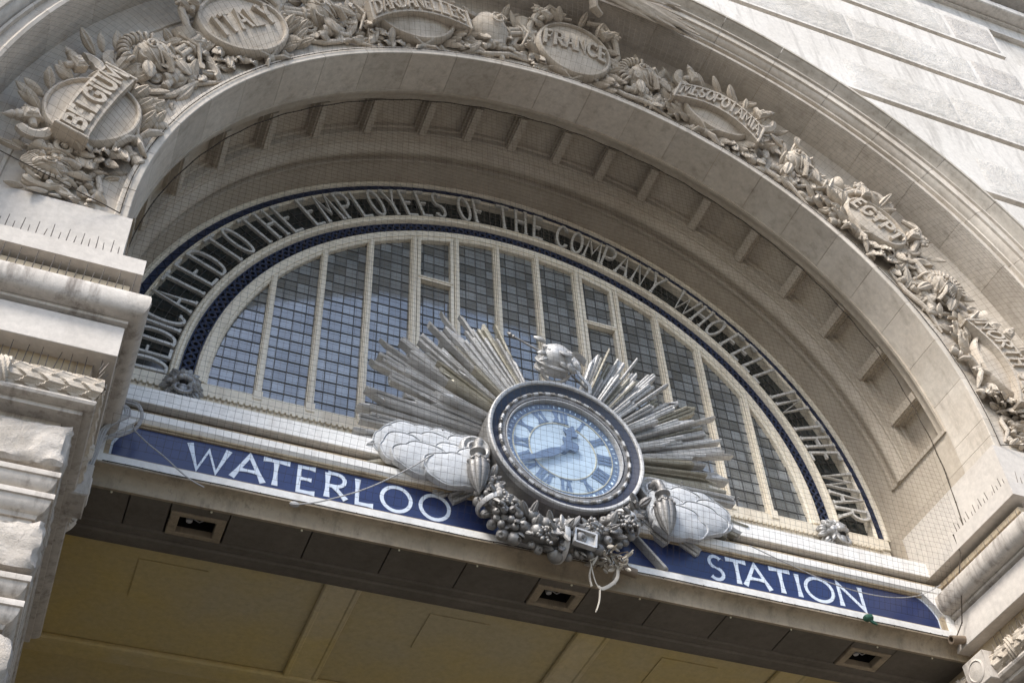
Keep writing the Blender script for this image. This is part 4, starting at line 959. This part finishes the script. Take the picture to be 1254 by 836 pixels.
    if style == 'oval':
        for s in (-1, 1):
            m.torus(M @ T(0, 0, .04), 1, .035, 95 if s < 0 else -20, 200 if s < 0 else 60, 20, 6, (a + .10), (b + .09))
            m.tube([(s * a * .3, b + .1, .08), (s * (a * .75), b + .13, .10), (s * (a + .06), b * .75, .10), (s * (a + .12), b * .3, .07), (s * (a + .04), 0, .05)], [.03, .045, .045, .04, .02], 8, M)
        if i == 5:
            for s in (-1, 1): m.torus(M @ T(s * .30, b + .06, .08) @ RZ(-s * 30), .13, .028, 0, 190, 16, 7); m.torus(M @ T(s * .50, b * .45, .07) @ RZ(-s * 70), .12, .028, 0, 190, 16, 7)
    m.build('scrollwork', 'carve', t)
for i, c in enumerate(CART): cartouche(i, *c)

# ------------------------------------------------------------------ carved trophies between them
def helmet(m, M, s=1.0, crest='roll'):
    K = M @ S(s, s, s)
    m.lathe(K @ RX(-20) @ RZ(20), [(.235, -.05), (.215, -.02), (.19, .0), (.185, .05), (.175, .11), (.14, .165), (.085, .20), (.01, .215)], 26, 1.12, .9)
    for a in (-50, -25, 0, 25, 50): m.torus(K @ RX(-20) @ RZ(a), .20, .010, 0, 180, 12, 5) if False else m.tube([(.19 * sin(R(a)) * cos(R(t)) , .185 * sin(R(t)), .03 + .185 * cos(R(a)) * cos(R(t * .9))) for t in range(-60, 100, 16)], .012, 5, K)
    m.torus(K @ T(0, -.03, .06) @ RX(50), .21, .03, 140, 400, 24, 8)
    m.torus(K @ T(.09, -.14, .11) @ RX(42), .14, .034, 150, 392, 16, 8, 1, .55)
    m.ell(K @ T(.10, -.15, .10), .10, .045, .05, 12, 7)
    for sg in (-1, 1): m.leaf(K @ T(.02 + sg * .14, -.08, .12) @ RZ(-95 + sg * 18) @ RY(-10), .24, .13, .04, -.03)
    m.torus(K @ T(-.12, -.02, .15) @ RX(10), .05, .018, n=14, m=6); m.ell(K @ T(-.12, -.02, .16), .026, .026, .03, 10, 6)
    if crest == 'roll':
        for k in range(11):
            a = R(60 + 14 * k); m.torus(M @ S(s, s, s) @ T(.25 * cos(a) - .05, .22 * sin(a) + .02, .10) @ RZ(math.degrees(a)) @ RX(90), .05, .018, n=12, m=6)
    elif crest == 'comb':
        for k in range(15):
            a = R(20 + 11 * k); m.box(M @ S(s, s, s) @ T(.235 * cos(a), .235 * sin(a), .08) @ RZ(math.degrees(a)), .09, .036, .09, .01)
    else:
        for k in range(9): m.leaf(M @ S(s, s, s) @ T(-.05 + .03 * k, .17, .08) @ RZ(60 + 12 * k) @ RY(-15), .24, .07, .03, .04)
    for k in range(5): m.box(M @ S(s, s, s) @ T(.06 + .025 * k, -.11, .20 - .012 * k), .01, .05, .03)
    m.tube([(.02, -.06, .2), (.05, -.16, .19), (.04, -.26, .12)], [.03, .045, .05], 8, M @ S(s, s, s), flat=.5)
    scroll(m, M @ S(s, s, s) @ T(-.02, .04, .20), .07, .016)
def fasces(m, M, L=.55, r=.085):
    for k in range(7):
        a = 2 * pi * k / 6; x, y = (0, 0) if k == 6 else (r * .68 * cos(a), r * .68 * sin(a))
        m.lathe(M @ T(x, y, 0), [(.001, 0), (r * .36, .003), (r * .36, L), (.001, L + .004)], 10)
    for z in (.25, .6): m.torus(M @ T(0, 0, L * z), r * 1.05, .016, n=16, m=6)
TRO = [(178.6, 'comb', 'carved trophy of a shell helmet and horn below BELGIUM at the springing'), (1.4, 'roll', 'carved trophy of scrolls and a horn below NORTH SEA at the springing'),
       (153.6, 'roll', 'carved trophy of a rolled crest helmet and bundled rods between BELGIUM and ITALY'),
       (126.3, 'plume', 'carved trophy of a plumed helmet and trumpet between ITALY and DARDANELLES'),
       (101.3, 'plume', 'carved trophy of a rounded cuirass and blades between DARDANELLES and FRANCE'),
       (78.0, 'roll', 'carved trophy of a gaping helmet between FRANCE and MESOPOTAMIA'),
       (53.2, 'plume', 'carved trophy of a mask and round helmet between MESOPOTAMIA and EGYPT'),
       (26.2, 'comb', 'carved trophy of a comb crested helmet and rods between EGYPT and NORTH SEA')]
for i, (th, crest, label) in enumerate(TRO):
    rnd = random.Random(70 + i); M = ARC(th, 5.80, -2.15, rnd.uniform(-12, 12)) @ RX(8) @ (S(1.22, 1.22, 1.15) if 2 < th < 178 else T((.08 if th > 90 else -.08), 0, 0) @ S(.55, 1.1, .95))
    t = thing('stone_trophy', label, 'trophy', tuple(M @ Vector((0, 0, 0))), 'arms trophies round the arch')
    m = MB()
    if i == 4: m.lathe(M @ T(-.02, .26, .10) @ RX(100), [(.10, 0), (.12, .03), (.20, .1), (.23, .22), (.20, .34), (.15, .42), (.17, .46), (.15, .48)], 22, 1, .75); scroll(m, M @ T(.02, .05, .26), .10, .014)
    else: helmet(m, M @ T(-.04, .08, .02) @ RZ(rnd.choice((-35, -15, 20, 40))), .96, crest)
    m.build('helmet' if i != 4 else 'cuirass', 'carve', t)
    m = MB(); fasces(m, M @ T(.05, -.02, .06) @ RZ(-78 if i % 2 == 0 else 80) @ RX(-90), .55, .085); m.build('rod_bundle', 'carve', t)
    m = MB()
    m.lathe(M @ T(.32, -.02, .06) @ RZ(-35) @ RX(-90), [(.02, -.42), (.025, -.1), (.04, .1), (.08, .22), (.13, .30), (.12, .30), (.05, .2)], 16)
    torchbit(m, M @ T(-.22, -.26, .08) @ RZ(-70) @ RX(-90), .30, .06); torchbit(m, M @ T(.16, -.28, .08) @ RZ(70) @ RX(-90), .32, .055)
    m.tube([(-.5, -.28, .05), (-.2, -.36, .07), (.1, -.33, .08), (.42, -.40, .05)], [.02, .03, .03, .015], 8, M)
    axe(m, M @ T(-.40, .16, .06) @ RZ(150), .8); axe(m, M @ T(.36, -.25, .06) @ RZ(-20), .7)
    m.tube([(.3, -.2, .1), (.45, .0, .12), (.4, .2, .1), (.5, .33, .06)], [.025, .05, .045, .01], 8, M, flat=.5)
    for k in range(9): m.ell(M @ T(rnd.uniform(-.55, .55), rnd.uniform(-.38, .1), rnd.uniform(.02, .08)), rnd.uniform(.03, .09), rnd.uniform(.03, .06), rnd.uniform(.03, .06), 10, 7)
    for k in range(3): scroll(m, M @ T(rnd.uniform(-.5, .5), rnd.uniform(-.3, .25), .03) @ RZ(rnd.uniform(0, 360)), rnd.uniform(.06, .11), .025)
    m.build('weapons', 'carve', t)
    m = MB(); leafspray(m, M, rnd, 46, -.62, .62, -.42, .36, .22, .0); m.build('foliage', 'carve', t)

bw = thing('stone_bow', 'carved ribbon bow with palm fronds over the crown of the arch above FRANCE', 'bow ornament', (.1, -2.8, 6.6))
B0 = FR(.03, -2.88, 6.62, -4)
m = MB(); m.ell(B0, .15, .20, .14, 16, 10)
for k in range(5): m.torus(B0 @ T(-.06 + .03 * k, 0, .06) @ RZ(8 * k) @ RY(90), .15, .022, n=16, m=6)
m.tube([(0, 0, .05), (-.3, .12, .12), (-.6, .06, .1), (-.72, -.08, .02)], [.06, .14, .12, .04], 10, B0, flat=.55); m.tube([(0, 0, .0), (-.25, -.06, .05), (-.52, -.14, .0)], [.05, .10, .06], 10, B0, flat=.5)
m.tube([(.05, -.05, .04), (.14, -.22, .05), (.2, -.38, -.06), (.34, -.42, -.12)], [.06, .08, .08, .05], 10, B0, flat=.5); m.tube([(.1, .05, .05), (.3, .1, .1), (.5, .0, .08)], [.05, .1, .05], 10, B0, flat=.5)
m.build('ribbon', 'carve', bw)
m = MB(); rb = random.Random(8)
for k in range(34):
    a = rb.uniform(-17, 14); L = rb.uniform(.7, 1.75); m.leaf(B0 @ T(.12, rb.uniform(-.05, .1), rb.uniform(.0, .12)) @ RZ(a) @ RY(-2), L, .15, .055, -.05)
for k in range(8): m.leaf(B0 @ T(-.1, 0, rb.uniform(0, .1)) @ RZ(180 + rb.uniform(-12, 20)), rb.uniform(.6, 1.2), .15, .05, .0)
m.build('palm_fronds', 'carve', bw)

# ------------------------------------------------------------------ bird netting
def strands(m, lines, r):
    for pts in lines:
        if len(pts) > 1: m.tube(pts, r, 3, cap=False)
def net_y(x, z):
    y = -1.02 - .30 * min(1, max(0, (z + 2.1) / .9)) ** .6 - .028 * max(0, z + 1.2)
    return y + .018 * noise.noise(Vector((x * .9, z * .9, 3)))
nt_ = thing('bird_netting', 'fine dark bird netting stretched across the window, clock and sign', 'netting', (0, -1.3, -2.1))
def inside(x, z):
    if z > 0: return x * x + z * z < 5.045 ** 2
    lim = 5.0 if z > -.94 else (4.79 if z > -1.2 else (4.70 if z > -1.75 else 4.80))
    return abs(x) < lim and z > -2.085 + .012 * sin(x * 4)
st = .073; lines = []
nx_ = int(10.1 / st); nz_ = int(7.15 / st)
def warp(x, z): return (x + .014 * noise.noise(Vector((x * 1.3, z * 1.3, 1))) + .010 * noise.noise(Vector((x * 4, z * 4, 5))), z + .016 * noise.noise(Vector((x * 1.3, z * 1.3, 9))) + .010 * noise.noise(Vector((x * 4, z * 4, 7))))
for dirn in (0, 1):
    for i in range(nx_ if dirn == 0 else nz_):
        cur = []
        for j in range((nz_ if dirn == 0 else nx_) * 1):
            x = -5.05 + st * (i if dirn == 0 else j); z = -2.12 + st * (j if dirn == 0 else i)
            if inside(x, z):
                wx, wz = warp(x, z); cur.append((wx, net_y(x, z), wz))
            else:
                if cur: lines.append(cur)
                cur = []
        if cur: lines.append(cur)
m = MB(); strands(m, lines, .0013); m.build('mesh', 'net', nt_, 180)
m = MB(); pts = []
for i in range(0, 241):
    a = 180 * i / 240; pts.append((5.04 * cos(R(a)), net_y(5.04 * cos(R(a)), 5.04 * sin(R(a))) - .006 * sin(i * .8), 5.04 * sin(R(a))))
pts = [(4.76, -.9, -2.08), (4.80, -1.02, -1.95), (4.79, -1.2, -1.5), (4.70, -1.33, -1.5)][:2] + [(4.70, -1.32, -1.62), (4.70, -1.34, -1.5), (4.82, -1.35, -1.2), (4.80, -1.36, -.95), (5.0, -1.36, -.9), (5.02, -1.37, -.4)] + pts + [(-5.02, -1.37, -.4), (-5.0, -1.36, -.9)]
m.tube(pts, .007, 5)
for i in range(0, len(pts) - 1):
    if i % 2 == 0 or i < 10: m.ell(T(*pts[i]), .011, .011, .011, 6, 4)
for i in range(60): m.ell(T(-4.7 + i * .16, -.885, -2.082 + .004 * sin(i)), .008, .008, .008, 6, 4)
m.tube([(-4.75 + i * .3, -.886 - .004 * sin(i * 2), -2.083) for i in range(33)], .006, 5)
m.build('edge_rope', 'net', nt_)
n2 = thing('bird_netting', 'loose bird netting draped over the carved country cartouches of the arch', 'netting', (0, -2.5, 0))
def cone(th, t):
    r = 5.16 + 1.58 * t; y = -2.215 - .50 * t - .30 * sin(pi * t) ** .8 * min(1, max(0, min(th, 180 - th)) / 6)
    j = .012 * noise.noise(Vector((th * .3, t * 6, 2)))
    z = r * sin(R(th)) + j
    return (r * cos(R(th)) + j, y, z)
lines = []; nr = 19
for k in range(nr + 1): lines.append([cone(a * .5 + 0.0, k / nr) for a in range(0, 361)])
for a in range(0, 216): lines.append([cone(a * 180 / 215, k / nr) for k in range(nr + 1)])
m = MB(); strands(m, lines, .0013); m.build('mesh', 'netl', n2, 180)
m = MB(); 
for t_ in (0, 1):
    q = [cone(a * .5, t_) for a in range(361)]; m.tube(q, .005, 5)
    for a in range(0, 361, 2): m.ell(T(*q[a]), .008, .008, .008, 6, 4)
for s in (1, -1):
    q = [cone(0 if s > 0 else 180, k / 10) for k in range(11)]; m.tube([(x, y, z - .15) for x, y, z in q], .006, 5); m.tube([q[0], (q[0][0], q[0][1], -.15)], .006, 5)
m.build('edge_rope', 'net', n2)

# ------------------------------------------------------------------ bird spikes
def spikes(pts, h, lean, label, step=.05, mat='spike'):
    a, b = Vector(pts[0]), Vector(pts[1]); n = int((b - a).length / step); r_ = random.Random(n)
    t = thing('bird_spike_strip', label, 'bird spikes', tuple(a), 'bird spike strips on the ledges'); m = MB()
    for i in range(n + 1):
        p = a + (b - a) * i / n; hh = h * (1 if i % 2 else .68)
        q = p + Vector(lean) * hh + Vector((r_.gauss(0, .008), r_.gauss(0, .008), hh))
        m.tube([p, q], [.0055, .0035], 4)
    d = (b - a) / n * .5
    m.tube([a, b], .005, 4); m.build('wires', mat, t)
for mx, sd in ((1, 'WATERLOO'), (-1, 'STATION')):
    spikes([(mx * -7.2, YF + .05, -.945), (mx * -5.0, YF + .05, -.945)], .20, (.02, -.12, 0), f'row of wire bird spikes on the impost fascia of the pier by {sd}', .065)
    spikes([(mx * -7.2, YF - .04, -1.505), (mx * -4.80, YF - .04, -1.505)], .25, (.05, -.15, 0), f'row of wire bird spikes on the big round moulding of the pier by {sd}', .07)
    spikes([(mx * -7.2, YF + .12, -2.42), (mx * -4.95, YF + .12, -2.42)], .22, (.03, -.03, 0), f'row of wire bird spikes above the leaf moulding of the pier by {sd}', .06)
    if mx < 0:
        spikes([(4.86, -2.3, -.945), (4.86, -1.38, -.945)], .16, (-.1, 0, 0), 'row of wire bird spikes along the reveal ledge beyond STATION', .06)
        spikes([(4.80, -2.4, -1.505), (4.80, -.95, -1.505)], .16, (-.05, 0, 0), 'row of wire bird spikes on the reveal round moulding beyond STATION', .07)
        spikes([(4.95, -2.3, -2.42), (4.95, -1.2, -2.42)], .16, (-.05, 0, 0), 'row of wire bird spikes above the reveal leaf moulding beyond STATION', .06)
    else:
        spikes([(-4.95, -2.4, -2.42), (-4.95, -.9, -2.42)], .16, (.35, 0, 0), 'row of wire bird spikes in the dark reveal by WATERLOO', .06)

# ------------------------------------------------------------------ cables, pipes, nest
def smooth(pts, n=6):
    P_ = [Vector(p) for p in pts]; out = []
    for i in range(len(P_) - 1):
        p0, p1, p2, p3 = P_[max(i - 1, 0)], P_[i], P_[i + 1], P_[min(i + 2, len(P_) - 1)]
        for k in range(n):
            t = k / n; out.append(.5 * ((2 * p1) + (p2 - p0) * t + (2 * p0 - 5 * p1 + 4 * p2 - p3) * t * t + (3 * p1 - p0 - 3 * p2 + p3) * t ** 3))
    return out + [P_[-1]]
cbn = thing('cable_bundle', 'grey cables looping out of the reveal and down past the end of the blue sign', 'cables', (-4.7, -1.0, -2.2))
m = MB()
for dx, dz in ((0, 0), (.012, -.028)):
    m.tube(smooth([(-4.80 + dx, -.99, -1.40 + dz), (-4.597, -1.02, -1.413 + dz), (-4.524, -1.03, -1.477 + dz), (-4.49 - dx, -1.02, -1.57), (-4.503 - dx, -1.01, -1.676), (-4.55, -1.0, -1.758 - dz * .3), (-4.645, -.99, -1.836 - dz), (-4.72, -.98, -1.87 - dz), (-4.80, -.96, -1.95), (-4.86, -.95, -2.2), (-4.9, -.94, -2.6)]), .013, 7)
m.build('cable', 'wire', cbn)
m = MB()
for k in range(3):
    d = .02 * k; m.tube(smooth([(-4.80, -1.0, -1.44), (-4.70 + d, -1.03, -1.50), (-4.655 + d, -1.04, -1.56), (-4.66 + d, -1.04, -1.63), (-4.73 + d * .5, -1.02, -1.71), (-4.815 + d, -1.0, -1.80), (-4.835 + d, -1.0, -1.92), (-4.83 + d * .6, -.98, -2.04), (-4.87 + d, -.95, -2.24), (-4.92, -.95, -2.6)]), .014, 7)
m.build('cable', 'wire', cbn)
w1 = thing('loose_wire', 'thin slack wire drooping across the lower corner of the sign before the W', 'wire', (-4.5, -1.0, -1.78))
m = MB(); m.tube(smooth([(-4.56, -1.03, -1.70), (-4.525, -1.03, -1.776), (-4.38, -1.03, -1.90), (-4.222, -1.02, -1.998), (-4.06, -1.0, -2.11), (-3.925, -.99, -2.19), (-3.80, -.97, -2.225)]), .007, 6); m.build('strand', 'wire', w1)
w2 = thing('loose_wire', 'thin slack wire hanging from the cloud across the letters L and R of the sign', 'wire', (-1.4, -1.0, -1.0))
m = MB(); m.tube(smooth([(-1.55, -1.02, -1.20), (-1.817, -1.02, -1.481), (-2.235, -1.01, -1.843), (-2.635, -1.0, -2.095), (-2.868, -.98, -2.19), (-2.95, -.95, -2.19)]), .007, 6); m.ell(T(-2.93, -.93, -2.17), .05, .03, .03, 10, 6); m.build('strand', 'wire', w2)
w3 = thing('loose_wire', 'thin slack wire swagged across the word STATION to the reveal', 'wire', (4.8, -1.0, -1.4))
m = MB(); m.tube(smooth([(2.15, -1.0, -1.48), (2.6, -1.0, -1.62), (3.2, -1.0, -1.78), (3.8, -1.0, -1.80), (4.3, -1.0, -1.68), (4.72, -.98, -1.42)]), .006, 6); m.build('strand', 'wire', w3)
for loc, rot, lb in (((.60, -.93, -2.13), 100, 'short brown pipe stub poking out beside the rubbish under the garland'), ((4.78, -.92, -2.12), 80, 'short brown pipe stub at the far corner of the sign')):
    t = thing('pipe_stub', lb, 'pipe', loc, 'pipe stubs below the sign'); m = MB()
    m.lathe(T(*loc) @ RY(rot) @ T(0, 0, -.13), [(.03, .24), (.05, .24), (.05, 0), (.034, 0), (.034, .1), (.001, .1)], 18); m.build('pipe', 'copper', t)
ns = thing('debris_nest', 'heap of rubbish and feathers caught under the garland with pale rags hanging down', 'debris', (.3, -1.05, -2.2)); rn = random.Random(4)
m = MB()
for k in range(110):
    t_ = rn.random(); c = Vector((.16 + .36 * t_, -1.02 + rn.gauss(0, .05), -2.10 - .02 * t_ + rn.gauss(0, .045)))
    m.leaf(T(*c) @ RZ(rn.uniform(0, 360)) @ RX(rn.uniform(0, 360)) @ RY(rn.uniform(0, 360)), rn.uniform(.05, .13), rn.uniform(.02, .05), .012, .03)
m.build('litter', 'rag', ns)
m = MB()
for k in range(26):
    c = Vector((.16 + .36 * rn.random(), -1.0 + rn.gauss(0, .04), -2.10 + rn.gauss(0, .04))); d = Vector((rn.gauss(0, 1), rn.gauss(0, 1), rn.gauss(0, .6))).normalized() * .11
    m.tube([c - d, c + d * .3 + Vector((0, 0, .02)), c + d], .006, 5)
m.build('twig', 'copper', ns)
m = MB()
m.tube(smooth([(.14, -1.03, -2.14), (.15, -1.03, -2.30), (.18, -1.02, -2.44), (.22, -1.02, -2.52)]), [.022] * 18 + [.012], 5, flat=.35); m.tube(smooth([(.45, -1.03, -2.16), (.43, -1.03, -2.32), (.36, -1.02, -2.42), (.25, -1.02, -2.50), (.20, -1.02, -2.48)]), [.02] * 24 + [.01], 5, flat=.35)
m.tube(smooth([(.22, -1.02, -2.50), (.20, -1.01, -2.66), (.15, -1.01, -2.80)]), [.022] * 12 + [.008], 5, flat=.35); m.tube(smooth([(.17, -1.03, -2.16), (.12, -1.02, -2.36), (.13, -1.02, -2.50)]), .014, 5, flat=.35)
m.build('rag_strip', 'rag', ns)
gr = MB(); gr.lathe(T(3.52, -.92, -2.10) @ RY(70), [(.001, 0), (.03, .005), (.045, .04), (.04, .1), (.02, .12)], 10); gr.leaf(T(3.56, -.93, -2.10) @ RX(80) @ RZ(-30), .12, .05, .01); o = gr.build('plastic_scrap', 'green'); tag(o, 'scrap of green plastic caught on the bottom edge of the sign', 'litter')

# ------------------------------------------------------------------ light, sky, camera
w = bpy.data.worlds.new('World'); scene.world = w; w.use_nodes = True
nt = w.node_tree; bg = nt.nodes['Background']; sky = nt.nodes.new('ShaderNodeTexSky'); sky.sky_type = 'NISHITA'; sky.sun_disc = False
EL, AZ = 50, -128                                              # sun height; compass angle from +Y towards +X
sky.sun_elevation = R(EL); sky.sun_rotation = R(AZ); sky.air_density = 1.0; sky.dust_density = 2.0
nt.links.new(sky.outputs[0], bg.inputs[0]); bg.inputs[1].default_value = .13
ld = bpy.data.lights.new('sun', 'SUN'); ld.energy = 2.1; ld.angle = R(16); ld.color = (1, .96, .91)
lo = bpy.data.objects.new('sun', ld); col.objects.link(lo)
sd = Vector((sin(R(AZ)) * cos(R(EL)), cos(R(AZ)) * cos(R(EL)), sin(R(EL))))
lo.rotation_euler = (-sd).to_track_quat('-Z', 'Y').to_euler(); lo.location = (-8, -20, 20)
yaw, pit, rol = .41704, .81612, -.06087
fw_ = Vector((sin(yaw) * cos(pit), cos(yaw) * cos(pit), sin(pit))); r_ = Vector((cos(yaw), -sin(yaw), 0)); u_ = r_.cross(fw_)
r2 = r_ * cos(rol) + u_ * sin(rol); u2 = -r_ * sin(rol) + u_ * cos(rol)
cd = bpy.data.cameras.new('camera'); cam = bpy.data.objects.new('camera', cd); col.objects.link(cam)
cd.sensor_width = 36; cd.lens = 1553.193 / 1254 * 36; cd.clip_start = .1; cd.clip_end = 1000
cam.matrix_world = Matrix(((r2.x, u2.x, -fw_.x, -4.74008), (r2.y, u2.y, -fw_.y, -10.40775), (r2.z, u2.z, -fw_.z, -10.07183), (0, 0, 0, 1)))
scene.camera = cam
scene.view_settings.view_transform = 'Standard'; scene.view_settings.look = 'None'; scene.view_settings.gamma = 1
scene.view_settings.exposure = 1.3
